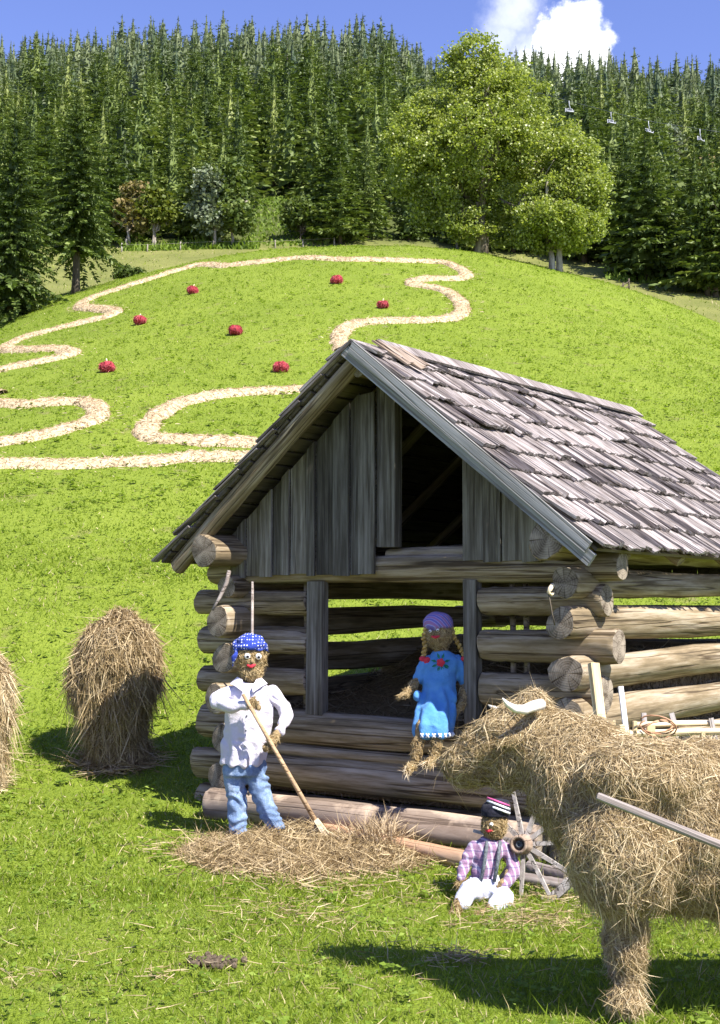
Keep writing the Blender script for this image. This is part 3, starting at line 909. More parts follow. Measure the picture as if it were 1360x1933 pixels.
# gable
RZ, RS = 4.29, .80                       # ridge height and roof slope
def roof_z(x): return RZ - RS*abs(x)
def gable_planks(x0, x1, bottom, topdrop, seed):
    r = np.random.default_rng(seed); x = x0; S = []
    while x < x1 - .03:
        w = min(.09 + .13*r.random(), x1 - x)
        if x1 - x - w < .05: w = x1 - x
        y = -.125 - .014*r.random() - (.022 if len(S) % 2 else 0)
        zb = bottom + r.normal()*.008
        za, zb2 = roof_z(x) - topdrop, roof_z(x + w) - topdrop
        g = .003
        S.append([(x+g, y-.012, zb), (x+w-g, y-.012, zb + r.normal()*.004), (x+w-g, y+.012, zb), (x+g, y+.012, zb),
                  (x+g, y-.012, za), (x+w-g, y-.012, zb2), (x+w-g, y+.012, zb2), (x+g, y+.012, za)])
        x += w
    return S
SG = gable_planks(-1.79, -.24, 2.265, .21, 3)
y = -.15
SG.append([(-.235, y-.026, 2.265), (-.06, y-.026, 2.265), (-.06, y, 2.265), (-.235, y, 2.265), (-.235, y-.026, 3.86), (-.06, y-.026, 3.88), (-.06, y, 3.88), (-.235, y, 3.86)])
boards("gable_planks", SG, m_plankv)
boards("gable_planks", gable_planks(.84, 1.60, 2.35, .21, 4), m_plankv)
boards("gable_post", [rbox(-.058, .14, -.135, -.03, 2.5, 4.05, .008)], m_plankv)
# dark boarded back gable and the loft floor close the loft to the sky
boards("back_gable", gable_planks(-1.8, 1.8, 2.3, .2, 5), m_dark).location = (0, DEP + .1, 0)
boards("loft_floor", [rbox(-1.72 + k*.345, -1.39 + k*.345, .16, DEP - .15, 2.40, 2.425) for k in range(10)], m_dark)

# roof: rafters, battens, shingles
YF, YB = -.57, DEP + .38
SL = math.sqrt(1 + RS*RS); EAVE = 2.32
def rafter(yc, sx, r, name="rafter", drop=.16):
    n = Vector((RS*sx, 0, 1)).normalized()
    a = Vector((sx*(EAVE - .04), yc, roof_z(EAVE - .04))) - n*drop; b_ = Vector((sx*.03, yc, roof_z(.03))) - n*drop
    return place_log(name, a, b_, r, r*.9)
for yc in (.15, 1.2, 2.3, 3.4, 4.5):
    for sx in (-1, 1): rafter(yc, sx, .055, drop=.12)
rafter(YF + .12, -1, .088, "rake_log", drop=.125)
place_log("ridge_beam", (0, YF + .1, RZ - .25), (0, YB, RZ - .25), .085, .08)
# rake boards on the front right edge
def slope_pt(sx, s, y, h):
    """s: distance down the slope from the ridge, h: height above the roof plane"""
    n = Vector((RS*sx, 0, 1)).normalized()
    return Vector((sx*s/SL, y, RZ - RS*s/SL)) + n*h
def slope_box(sx, s0, s1, y0, y1, h0, h1):
    c = [slope_pt(sx, s0, y0, h0), slope_pt(sx, s1, y0, h0), slope_pt(sx, s1, y1, h0), slope_pt(sx, s0, y1, h0),
         slope_pt(sx, s0, y0, h1), slope_pt(sx, s1, y0, h1), slope_pt(sx, s1, y1, h1), slope_pt(sx, s0, y1, h1)]
    return c
FL = EAVE*SL
def local_board(name, sx, s0, s1, y0, y1, h0, h1, mt):
    """board lying along the slope, with its own X axis down the slope"""
    L = s1 - s0
    A = Acc().add(*hexa_vt(rbox(0, L, y0, y1, h0, h1, .004)))
    o = mobj(name, A.mesh(name, [mt]), barn)
    ex = Vector((sx/SL, 0, -RS/SL)); ez = Vector((RS*sx/SL, 0, 1/SL)); ey = ez.cross(ex)
    M3 = Matrix((ex, ey, ez)).transposed()
    o.matrix_local = Matrix.Translation(Vector((0, 0, RZ)) + ex*s0 + Vector((0, 0, 0))) @ M3.to_4x4()
    return o
# (for sx=+1 the board's Y equals barn +Y)
local_board("rake_board", 1, .0, FL + .02, YF - .02, YF + .012, -.178, -.07, m_barge)
local_board("rake_board", 1, .06, FL - .05, YF - .045, YF - .022, -.105, -.005, m_barge)
for sx in (-1, 1):
    S = []
    for k in range(16):
        s0 = .08 + k*.182
        S.append(slope_box(sx, s0, s0 + .155, YF + .02 + J(.03), YB - .02 + J(.03), -.055, -.03))
    boards("roof_battens", S, m_dark)
def shingles(sx, seed, w_lo, w_hi):
    """split shakes in courses; local frame: X along the ridge, Y down the slope, Z out of the roof"""
    r = np.random.default_rng(seed)
    A = Acc(); exp = .335; n = 9
    for i in range(n):
        s_end = FL + .05 - (n - 1 - i)*exp
        x = YF - .03
        while x < YB:
            w = w_lo + (w_hi - w_lo)*r.random()**1.7
            ln = min(.62 + .1*r.normal()*.5, s_end)
            se = s_end + r.normal()*.02 + (.03*r.random() if r.random() < .12 else 0)
            s0 = max(.01, se - ln)
            th = .014 + .014*r.random()
            lift = .024 + .016*r.random() + (.028*r.random() if r.random() < .18 else 0)
            h0 = -.026 + .004*r.random()
            tw = r.normal()*.006
            # three long slats wide so that the lower edge is ragged and the face has split ridges
            k = 3; xs = np.linspace(x + .003, x + w - .003, k + 1)
            up = r.normal(size=k+1)*.004; dn = r.normal(size=k+1)*.009
            for q in range(k):
                a, c = xs[q], xs[q+1]
                A.add(np.array([(a, s0, h0 - th), (c, s0, h0 - th), (c, se + dn[q+1], lift - th + tw), (a, se + dn[q], lift - th - tw),
                                (a, s0, h0), (c, s0, h0), (c, se + dn[q+1], lift + tw + up[q+1]), (a, se + dn[q], lift - tw + up[q])]), box_vt((0,0,0),(1,1,1))[1] if q % 1 == 0 else None)
            x += w
    o = mobj("shingles", A.mesh("shingles", [m_shingle]), barn)
    ex = Vector((0, 1, 0)); ey = Vector((sx/SL, 0, -RS/SL)); ez = Vector((RS*sx/SL, 0, 1/SL))
    o.matrix_local = Matrix.Translation((0, 0, RZ + .012)) @ Matrix((ex, ey, ez)).transposed().to_4x4()
    return o
shingles(1, 21, .045, .21); shingles(-1, 22, .045, .21)
for x0, x1, lift in ((YF + .35, 2.2, .032), (2.23, YB - .02, .040)):
    A = Acc().add(*hexa_vt([(x0, -.015, lift), (x1, -.015, lift+.008), (x1, .17, lift+.008), (x0, .16, lift), (x0, -.015, lift+.024), (x1, -.015, lift+.032), (x1, .175, lift+.032), (x0, .16, lift+.024)]))
    o = mobj("ridge_board", A.mesh("ridge_board", [m_shingle]), barn)
    ex = Vector((0, 1, 0)); ey = Vector((1/SL, 0, -RS/SL)); ez = Vector((RS/SL, 0, 1/SL))
    o.matrix_local = Matrix.Translation((0, 0, RZ - .005)) @ Matrix((ex, ey, ez)).transposed().to_4x4()
# broken, peeled shakes near the front of the ridge
A = Acc(); r = np.random.default_rng(4)
for k in range(5):
    x = YF + .12 + k*.1 + r.random()*.06; s0 = .02 + r.random()*.1; L = .22 + .2*r.random(); w = .03 + .05*r.random()
    A.add(*hexa_vt([(x, s0, .03), (x+w, s0, .03), (x+w+.06, s0+L, .05+.03*r.random()), (x+.06, s0+L, .05), (x, s0, .045), (x+w, s0, .045), (x+w+.06, s0+L, .07+.02*r.random()), (x+.06, s0+L, .065)]))
o = mobj("loose_shakes", A.mesh("loose_shakes", [m_loose]), barn)
o.matrix_local = Matrix.Translation((0, 0, RZ + .012)) @ Matrix((Vector((0,1,0)), Vector((1/SL,0,-RS/SL)), Vector((RS/SL,0,1/SL)))).transposed().to_4x4()

# ------------------------------------------------------------------ hay helpers
def hay_skin(A, V, T, n, length, width, flow, r, mat=0, lift=.12, wild=.55, sag=.15, off=.02, keep=None, bend=.3):
    """strands lying over a surface; flow(P, N) -> preferred direction"""
    P, N = sample_surf(V, T, n, r)
    if keep is not None:
        k = keep(P); P, N = P[k], N[k]
    D = flow(P, N) + r.normal(size=P.shape)*wild
    D = D - N*np.sum(D*N, 1, keepdims=True)
    D = unit(unit(D) + N*(lift*(r.random((len(P),1))*1.6 - .25)))
    L = length*(.5 + r.random(len(P)))
    Vs, Ts = strand_vt(P + N*(off*r.random((len(P),1)) - .004) - D*L[:,None]*.35, D, L, width*(.6+.8*r.random(len(P))), bend, sag, r)
    A.add(Vs, Ts, mat)
down = lambda P, N: np.tile(np.array([0, 0, -1.0]), (len(P), 1))
level = lambda P, N: np.zeros_like(P)

# hay stored inside the barn
gx_, gy_ = np.meshgrid(np.linspace(-1.72, 1.72, 40), np.linspace(.16, DEP - .16, 48))
gz_ = .78 + .62*sstep(.3, 3.0, gy_) + .10*np.sin(gx_*3.1+.5)*np.sin(gy_*2.3) + .12*sstep(.6, 1.6, np.abs(gx_)) + .3*sstep(.9, 1.7, gx_)*sstep(.2, .8, gy_)
gz_ = np.minimum(gz_, 1.52)
Vh = np.stack([gx_, gy_, gz_], -1).reshape(-1, 3)
ii = (np.arange(47)[:,None]*40 + np.arange(39)[None]).ravel()
Th = np.concatenate([np.stack([ii, ii+1, ii+41], 1), np.stack([ii, ii+41, ii+40], 1)])
# skirts down to the floor on every side
edge = list(range(40)) + [40*i+39 for i in range(1, 48)] + [40*47+i for i in range(38, -1, -1)] + [40*i for i in range(46, 0, -1)]
Vb = Vh[edge].copy(); Vb[:,2] = .25
Ve = np.concatenate([Vh, Vb]); ne = len(edge); n0 = len(Vh)
Ts_ = []
for i in range(ne):
    j = (i+1) % ne
    Ts_ += [(edge[i], n0+i, n0+j), (edge[i], n0+j, edge[j])]
Th = np.concatenate([Th, np.array(Ts_)])
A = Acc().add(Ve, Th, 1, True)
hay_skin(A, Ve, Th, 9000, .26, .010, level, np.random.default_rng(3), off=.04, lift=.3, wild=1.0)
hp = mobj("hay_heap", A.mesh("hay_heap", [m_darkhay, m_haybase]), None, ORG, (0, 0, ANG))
tag(hp, "loose brown hay heaped inside the log barn, seen between its logs", "hay")

# ------------------------------------------------------------------ logs and timber around the barn
def ground_log(p0, p1, r0, r1, mats, label, name="lying_log", **kw):
    o = place_log(name, p0, p1, r0, r1, None, mats, **kw)
    tag(o, label, "log"); return o
g0, g1 = bw(-1.66, -.50, .17), bw(1.75, -.42, .16)
ground_log(g0, g1, .155, .14, [m_barklog, m_logend], "thick bark-patched log lying along the foot of the barn's front wall", knobs=.07)
p0, p1 = at(600, 1560, 11.5), at(885, 1612, 10.1)
p0.z = Hs(p0.x, p0.y) + .06; p1.z = Hs(p1.x, p1.y) + .07
ground_log(p0, p1, .05, .07, [m_redlog, m_logend], "thin reddish peeled log lying on the grass before the thick bark log")

def plank(name, a, b_, w, th, mt, label, cat, group=None, face=None):
    a, b_ = Vector(a), Vector(b_); d = (b_ - a); L = d.length
    A = Acc().add(*hexa_vt(rbox(-w/2, w/2, -th/2, th/2, 0, L, .004)))
    o = mobj(name, A.mesh(name, [mt]), None, a)
    z = d.normalized(); fy = Vector(face or (0, -1, 0)); x = fy.cross(z).normalized(); y = z.cross(x)
    o.rotation_mode = 'QUATERNION'; o.rotation_quaternion = Matrix((x, y, z)).transposed().to_quaternion()
    tag(o, label, cat, group); return o
a = at(1168, 1560, 9.75); a.z = Hs(a.x, a.y)
plank("leaning_plank", a, at(1121, 1252, 10.05), .075, .045, m_pale, "fresh yellow squared timber leaning on the barn's near corner", "plank", face=(.5, -1, 0))
a = at(1215, 1560, 9.9); a.z = Hs(a.x, a.y)
plank("leaning_lath", a, at(1172, 1296, 10.2), .04, .02, m_white, "narrow white lath leaning beside the yellow timber at the barn's corner", "lath", face=(.3, -1, 0))

# rack of pale rails and pegs standing behind the straw cow
RK0, RK1 = at(1128, 1384, 9.35), at(1450, 1387, 9.75)
rk = empty("hay_rack", (RK0.x, RK0.y, 0), math.atan2(RK1.y - RK0.y, RK1.x - RK0.x))
RL = (Vector((RK1.x, RK1.y)) - Vector((RK0.x, RK0.y))).length; zt = RK0.z
tag(rk, "low rack of pale new rails and short pegs standing behind the straw cow", "rack")
def rail(z, y, x0, x1, r_):
    pts = [(x0 + (x1-x0)*k/6, y + J(.01), z + J(.008)) for k in range(7)]
    mobj("rail", Acc().add(*tube_vt(pts, [r_*(1+J(.15)) for _ in pts], 8), 0, True).mesh("rail", [m_palex]), rk)
rail(zt + .045, .03, .30, RL, .022); rail(zt - .01, -.02, .10, RL, .026); rail(.55, 0, 0, RL, .026)
for x, h, w in ((.06, .10, .045), (.10, .11, .02), (.155, .07, .04), (.26, .10, .028), (.37, .065, .03), (.40, .05, .03), (.80, -.005, .03)):
    A = Acc().add(*hexa_vt(rbox(x, x + w, -.045, -.02, .5, zt + h*.8, .004)))
    mobj("peg", A.mesh("peg", [m_pale]), rk)
for x in (.02, RL*.5, RL - .06):
    A = Acc().add(*hexa_vt(rbox(x, x + .06, .0, .06, -.1, zt, .004)))
    mobj("leg", A.mesh("rack_leg", [m_grey]), rk)
for px, py, px2, py2 in ((1216, 1346, 1222, 1420), (1268, 1346, 1290, 1420), (1343, 1356, 1356, 1420)):
    a, c = at(px, py, 9.62), at(px2, py2, 9.58)
    d = a - c; c = a - d*((a.z - .05)/d.z)
    plank("grey_stake", c, a, .034, .02, m_grey, "weathered grey stake leaning behind the pale rack by the barn's long wall", "stake", "grey stakes behind the rack")
# coil of twigs hung on the rack
A = Acc(); r = np.random.default_rng(6)
for k in range(4):
    c = at(1243, 1372, 9.32); pts = []
    for i in range(15):
        an = 2*PI*i/14*(.86 if k else .95) + k*1.2
        pts.append(c + Vector((math.cos(an)*(.105+.008*k), .03*math.sin(an*2+k), math.sin(an)*(.042+.012*k) + .02*math.cos(an+k))))
    A.add(*tube_vt(pts, [.006]*15, 6), 0, True)
tag(mobj("twig_coil", A.mesh("twig_coil", [m_redlog])), "brown coil of bent twigs hung over the pale rack's rail", "coil")

# old tools hung on the barn's front corners
c0, c1, c2, c3 = at(433, 1077, 12.15), at(428, 1100, 12.15), at(415, 1128, 12.12), at(401, 1152, 12.1)
A = Acc()
for a, b_ in ((c0, c1), (c1, c2), (c2, c3)):
    pass
pts = [c0, c1, c2, c3]; rr = [.018, .019, .017, .012]
V, T = tube_vt(pts, rr, 8); A.add(V, T, 0, True)
tag(mobj("curved_handle", A.mesh("curved_handle", [m_greyx])), "curved bare wooden tool handle hung on a log end at the barn's left corner", "tool")
a, b_ = at(477, 1098, 12.25), at(474, 1300, 12.1); 
d = a - b_; b_ = a - d*((a.z - .03)/d.z)
tag(mobj("thin_pole", Acc().add(*tube_vt([b_, b_.lerp(a, .5) + Vector((.01, 0, 0)), a], [.014, .014, .012], 8), 0, True).mesh("thin_pole", [m_greyx])), "thin upright pole leaning on the barn's front logs behind the man's kerchief", "pole")
A = Acc(); hk = [at(1044, 1104, 10.15), at(1039, 1112, 10.12), at(1036, 1118, 10.12), at(1042, 1123, 10.12), at(1047, 1119, 10.14)]
A.add(*tube_vt(hk, [.018, .02, .014, .012, .008], 7), 0, True)
hook = mobj("wooden_hook", A.mesh("wooden_hook", [m_palex]))
mobj("wire", Acc().add(*tube_vt([hk[2], at(1043, 1160, 10.15), at(1048, 1180, 10.18)], [.006]*3, 5), 0, True).mesh("wire", [m_bark]), hook)
tag(hook, "small sunlit wooden hook with dark wire on a log end at the barn's near corner", "hook")
# ------------------------------------------------------------------ straw outline on the knoll
def straw_line(px_pts, width, label, seed, thick=.13):
    r = np.random.default_rng(seed)
    G3 = [hit(px, py) for px, py in px_pts]
    P2 = np.array([(p.x, p.y) for p in G3])
    # smooth resample
    d = np.concatenate([[0], np.cumsum(np.linalg.norm(np.diff(P2, axis=0), axis=1))])
    s = np.arange(0, d[-1], .22)
    tx, ty = np.gradient(P2[:,0], d), np.gradient(P2[:,1], d)
    def herm(q, tq):
        i = np.clip(np.searchsorted(d, s, 'right')-1, 0, len(d)-2); h = d[i+1]-d[i]; t = (s-d[i])/h
        return (2*t**3-3*t**2+1)*q[i] + (t**3-2*t**2+t)*h*tq[i]*.75 + (-2*t**3+3*t**2)*q[i+1] + (t**3-t**2)*h*tq[i+1]*.75
    X, Y = herm(P2[:,0], tx), herm(P2[:,1], ty)
    tx, ty = np.gradient(X), np.gradient(Y); l = np.hypot(tx, ty); nxv, nyv = -ty/l, tx/l
    K = 9; n = len(X); V = []
    wl = width*.5*(1 + .4*np.array([noise.noise(Vector((q*1.4, seed, 0))) + .6*noise.noise(Vector((q*4.5, seed, 3))) for q in s])); wr = width*.5*(1 + .4*np.array([noise.noise(Vector((q*1.4, seed, 9))) + .6*noise.noise(Vector((q*4.5, seed, 6))) for q in s]))
    for i in range(n):
        for k in range(K):
            u = -1 + 2*k/(K-1); w = wl[i] if u < 0 else wr[i]
            x, y = X[i] + nxv[i]*u*w, Y[i] + nyv[i]*u*w
            hgt = thick*(1 - u*u)**.6*(1 + .45*noise.noise(Vector((x*3, y*3, seed)))) if abs(u) < 1 else -.04
            V.append((x, y, Hs(x, y) + hgt))
    V = np.array(V)
    ii = (np.arange(n-1)[:,None]*K + np.arange(K-1)[None]).ravel()
    T = np.concatenate([np.stack([ii, ii+K, ii+K+1], 1), np.stack([ii, ii+K+1, ii+1], 1)])
    up = np.cross(V[T[:,1]]-V[T[:,0]], V[T[:,2]]-V[T[:,0]])[:,2]
    T = np.where((up < 0)[:,None], T[:, ::-1], T)
    A = Acc().add(V, T, 1, True)
    hay_skin(A, V, T, int(330*d[-1]), .12, .014, level, r, off=.03, lift=.3, wild=1.0, sag=.05)
    # stray straws beside the swath
    m = int(70*d[-1]); q = r.integers(0, n, m); u = r.normal(size=m)*.56*width
    x, y = X[q] + nxv[q]*u, Y[q] + nyv[q]*u
    D = unit(np.stack([r.normal(size=m), r.normal(size=m), .25*r.random(m)], 1))
    A.add(*strand_vt(np.stack([x, y, H(x, y)+.05], 1), D, .06+.1*r.random(m), .014, .2, .05, r), 0)
    o = mobj("straw_line", A.mesh("straw_line", [m_straw, m_strawbase]))
    tag(o, label, "straw line")
    return o
straw_line([(-30, 709), (0, 700), (60, 688), (120, 675), (138, 668), (125, 664), (70, 661), (15, 662), (8, 658), (40, 641), (90, 627), (150, 612), (200, 600), (214, 594), (195, 585), (160, 582), (152, 577), (175, 563), (230, 545), (300, 523), (370, 503),
            (430, 503), (490, 496), (560, 489), (620, 490), (700, 492), (780, 494), (835, 497), (872, 510), (880, 522), (855, 528), (810, 528), (782, 532), (778, 538), (805, 542), (845, 552), (868, 570), (872, 590), (850, 603), (800, 607), (740, 608), (680, 611), (652, 622), (640, 640), (650, 665)],
           .62, "long winding straw line curving round the knoll's top and down to the roof ridge", 1)
straw_line([(640, 738), (600, 737), (545, 740), (470, 742), (400, 749), (340, 763), (300, 785), (278, 808), (275, 822), (300, 831), (350, 834), (420, 837), (470, 839), (540, 842)],
           .62, "straw loop on the grass just left of the barn roof, open toward the roof", 2)
straw_line([(-60, 764), (0, 764), (60, 766), (120, 762), (158, 762), (183, 772), (186, 785), (165, 800), (120, 814), (60, 828), (0, 838), (-60, 846)], .62, "rounded straw loop at the picture's left edge above the long straight straw line", 3)
straw_line([(-60, 878), (0, 879), (100, 880), (200, 877), (290, 873), (370, 866), (450, 866), (520, 864)], .62, "long straight straw line lowest on the meadow, running behind the barn roof", 4)
straw_line([(-75, 752), (-55, 751), (-35, 749), (-18, 747), (-4, 746), (8, 746)], .5, "short end of a straw line at the picture's left edge above the rounded loop", 5)

# ------------------------------------------------------------------ red apples set out on the knoll
m_red = plain_mat("red_cloth", (.24, .022, .035), (.45, .055, .075), 30, .9, .03)
m_redstraw = hay_mat("red_straw", [(0.1, (.20, .02, .03)), (0.5, (.42, .06, .08)), (0.95, (.62, .18, .20))], .1)
m_stalk = plain_mat("apple_stalk", (.10, .07, .04), (.25, .19, .1), 20)
for px, py, wpx, dent, lab in ((636, 527, 23, 1, "red straw apple just under the straw line at the knoll's top, highest of all"),
        (364, 547, 21, 0, "red straw apple with a pale stalk under the upper-left bend of the straw line"),
        (723, 574, 21, 0, "small red straw apple nearest the straw line's right-hand curve"),
        (264, 604, 24, 0, "red straw apple with pale stalk right of the straw line's inner point"),
        (445, 623, 26, 1, "red straw apple alone in the middle of the outlined grass"),
        (202, 692, 29, 0, "large red straw apple above the rounded straw loop on the left"),
        (530, 692, 29, 1, "large red straw apple beside the barn's roof ridge")):
    g = hit(px, py + wpx*.36)
    R = wpx*.5*g.y/F
    V, T = ICO3
    V = V.copy(); rad = np.hypot(V[:,0], V[:,1])
    V[:,2] = V[:,2]*.78 - .28*np.exp(-(rad/.35)**2)*np.sign(V[:,2])
    V *= R*np.array([1, 1, 1]) * (1 + .05*np.sin(5*np.arctan2(V[:,1], V[:,0])))[:,None]
    V = lump(V, T, 9, .03, px)
    r = np.random.default_rng(px)
    A = Acc().add(V, T, 0, True)
    hay_skin(A, V, T, 420, .12, .014, down, r, mat=1, off=.02, lift=.25, wild=.8)
    e = mobj("straw_apple", A.mesh("straw_apple", [m_red, m_redstraw]), None, (g.x, g.y, g.z + R*.66), (J(.3), J(.3), J(6)))
    st = Acc()
    if dent: st.add(*tube_vt([(0, 0, R*.42), (.02, 0, R*.75)], [.03, .022], 6), 0, True)
    else:
        st.add(*tube_vt([(0, 0, R*.45), (.01, 0, R*.8), (.04, 0, R*1.1)], [.026, .022, .018], 6), 0, True)
    mobj("stalk", st.mesh("stalk", [m_stalk if dent else m_palex]), e)
    tag(e, lab, "straw apple", "red straw apples on the knoll")

# ------------------------------------------------------------------ haycocks
def haycock(px, py, Y, h, R, label, seed, prof_=None, n=9000):
    r = np.random.default_rng(seed)
    g = at(px, py, Y); g.z = Hs(g.x, g.y)
    P = prof_ or [(0, .60), (.07, .64), (.2, .66), (.32, .74), (.45, .92), (.55, .99), (.65, 1.0), (.76, .93), (.86, .77), (.94, .50), (.985, .2), (1, .03)]
    V, T = organic([('r', [(.05*math.sin(z*4+seed), 0, z*h, R*w, R*w*.9) for z, w in P])], .045, 3)
    V = lump(V, T, 5, .05, seed); V = lump(V, T, 11, .03, seed+4)
    A = Acc().add(V, T, 1, True)
    hay_skin(A, V, T, int(n*1.6), .26, .009, down, r, off=.04, lift=.16, wild=.5, sag=.3)
    hay_skin(A, V, T, n//4, .5, .011, down, r, off=.07, lift=.12, wild=.3, sag=.2, keep=lambda P: (P[:,2] > h*.3) & (P[:,2] < h*.6))
    hay_skin(A, V, T, n//8, .3, .010, level, r, off=.05, lift=.5, wild=1.0)
    # loose hay round the foot
    m = 900; an = r.random(m)*6.28; q = R*(.35 + .75*r.random(m)**1.5)
    x, y = np.cos(an)*q, np.sin(an)*q
    z = H(x + g.x, y + g.y) - g.z + .05
    A.add(*strand_vt(np.stack([x, y, z], 1), unit(np.stack([r.normal(size=m), r.normal(size=m), .2*r.normal(size=m)], 1)), .15+.2*r.random(m), .011, .3, .05, r), 0)
    o = mobj("haycock", A.mesh("haycock", [m_hay, m_haybase]), None, g)
    tag(o, label, "haycock"); return o
haycock(222, 1436, 14.2, 1.60, .425, "mop-shaped haycock standing on the grass left of the barn, half in the barn's shadow", 3)
haycock(-72, 1492, 13.4, 1.50, .44, "tall haycock cut off by the picture's left edge", 4, [(0, .95), (.1, .92), (.3, .93), (.5, 1.0), (.7, .93), (.82, .74), (.92, .45), (.98, .15), (1, .03)])

# ------------------------------------------------------------------ hay spread on the grass before the man
def hay_patch(pts, hgt, n, length, width, label, seed, name="hay_spread", mtl=None):
    """flat heap with an outline from photo points on the ground"""
    r = np.random.default_rng(seed)
    Q = np.array([(p.x, p.y) for p in (hit(px, py) for px, py in pts)])
    c = Q.mean(0)
    gx2, gy2 = np.meshgrid(np.linspace(Q[:,0].min()-.1, Q[:,0].max()+.1, 90), np.linspace(Q[:,1].min()-.1, Q[:,1].max()+.1, 70))
    def inside(x, y):
        ins = np.zeros(x.shape, bool); dmin = np.full(x.shape, 9.0)
        for i in range(len(Q)):
            a, b_ = Q[i], Q[(i+1) % len(Q)]
            cond = ((a[1] > y) != (b_[1] > y)) & (x < (b_[0]-a[0])*(y-a[1])/(b_[1]-a[1]+1e-9) + a[0])
            ins ^= cond
            ab = b_-a; t = np.clip(((x-a[0])*ab[0] + (y-a[1])*ab[1])/(ab@ab), 0, 1)
            dmin = np.minimum(dmin, np.hypot(x-a[0]-t*ab[0], y-a[1]-t*ab[1]))
        return np.where(ins, dmin, -dmin)
    dd = inside(gx2, gy2)
    nz_ = np.array([noise.noise(Vector((a*2.6, b_*2.6, seed))) + .5*noise.noise(Vector((a*7, b_*7, seed))) for a, b_ in zip(gx2.ravel(), gy2.ravel())]).reshape(gx2.shape)
    z = H(gx2, gy2) + hgt*np.clip((dd + .08*nz_)/.45, -.4, 1)*(.75 + .5*nz_)
    z = np.where(dd + .1*nz_ < 0, H(gx2, gy2) - .12, z)
    V = np.stack([gx2, gy2, z], -1).reshape(-1, 3)
    ii = (np.arange(69)[:,None]*90 + np.arange(89)[None]).ravel()
    T = np.concatenate([np.stack([ii, ii+1, ii+91], 1), np.stack([ii, ii+91, ii+90], 1)])
    okv = (dd + .1*nz_).ravel() > -.02
    T = T[okv[T].all(1)]
    A = Acc().add(V, T, 1, True)
    hay_skin(A, V, T, n, length, width, level, r, off=.05, lift=.35, wild=1.0, sag=.1)
    m = n//16; q = r.integers(0, len(Q), m); f = r.random(m)
    x = Q[q,0]*(1-f) + Q[(q+1) % len(Q),0]*f + r.normal(size=m)*.2; y = Q[q,1]*(1-f) + Q[(q+1) % len(Q),1]*f + r.normal(size=m)*.2
    A.add(*strand_vt(np.stack([x, y, H(x, y)+.05], 1), unit(np.stack([r.normal(size=m), r.normal(size=m), .15*r.normal(size=m)], 1)), length*(.5+.6*r.random(m)), width, .3, .05, r), 0)
    o = mobj(name, A.mesh(name, [m_hay, m_haybase]))
    return tag(o, label, "hay")
hay_patch([(335, 1618), (400, 1590), (470, 1578), (560, 1566), (640, 1570), (720, 1590), (800, 1615), (825, 1632), (790, 1645), (700, 1655), (610, 1672), (540, 1680), (450, 1655), (380, 1640)],
          .09, 11000, .22, .0075, "loose dry hay raked out on the grass at the man's feet", 5)
tuft = np.random.default_rng(12)
A = Acc(); tp = hit(712, 1610)
m = 420
P = np.stack([tuft.normal(size=m)*.13, tuft.normal(size=m)*.11, .05 + .09*tuft.random(m)], 1); P[:,2] += .05*np.exp(-(P[:,0]**2+P[:,1]**2)/.03)
D = unit(np.stack([P[:,0]*2.2 + tuft.normal(size=m)*.4, P[:,1]*2.2 + tuft.normal(size=m)*.4, .5 + .5*tuft.random(m)], 1))
A.add(*strand_vt(P, D, .10 + .15*tuft.random(m), .007, .3, .25, tuft))
tag(mobj("hay_tuft", A.mesh("hay_tuft", [m_straw]), None, tp), "bright tuft of straw gathered at the rake's head", "hay")
# thin litter of hay on the turf
r = np.random.default_rng(15)
Pl = []
for cx, cy, sx, sy, n in ((560, 1735, 120, 26, 420), (1000, 1740, 130, 22, 900), (870, 1815, 60, 16, 300), (60, 1480, 60, 30, 300), (200, 1470, 60, 20, 300), (40, 1850, 80, 16, 90), (290, 1850, 60, 10, 60), (700, 1690, 200, 30, 500), (940, 1700, 120, 20, 300), (1060, 1690, 60, 22, 300), (500, 1800, 500, 90, 500)):
    for _ in range(int(n*.55)):
        px, py = cx + r.normal()*sx*.6, cy + r.normal()*sy*.6
        if py < 1400 or py > 1960: continue
        d = ray(px, py); Yg = EYE/(-d.z/d.y) if d.z < 0 else 99
        if Yg < 15: Pl.append((d.x/d.y*Yg, Yg))
Pl = np.array(Pl); n = len(Pl)
A = Acc().add(*strand_vt(np.stack([Pl[:,0], Pl[:,1], H(Pl[:,0], Pl[:,1]) + .04], 1), unit(np.stack([r.normal(size=n), r.normal(size=n), .12*r.normal(size=n)], 1)), .05 + .10*r.random(n), .0045, .3, .02, r))
tag(mobj("hay_litter", A.mesh("hay_litter", [m_hay])), kind="stuff")
# molehill
def molehill(px, py, w, label, seed):
    g = hit(px, py); r = np.random.default_rng(seed)
    V = ICO3[0]*np.array([w, w*.8, w*.42]); V = lump(V, ICO3[1], 14, w*.35, seed); V = lump(V, ICO3[1], 40, w*.16, seed)
    m = plain_mat("dug_earth", (.045, .033, .022), (.15, .115, .08), 40, .95, .02)
    A = Acc().add(V, ICO3[1], 0, True)
    P = np.stack([r.normal(size=70)*w*.9, r.normal(size=70)*w*.7, np.zeros(70)], 1)
    for p in P: A.add(ICO1[0]*(.006 + .014*r.random())*(1 + .3*r.random((len(ICO1[0]),1))) + p + (0, 0, .02), ICO1[1])
    tag(mobj("molehill", A.mesh("molehill", [m]), None, (g.x, g.y, g.z + .01)), label, "molehill")
molehill(408, 1826, .085, "small dark molehill on the open grass in the left foreground", 7)

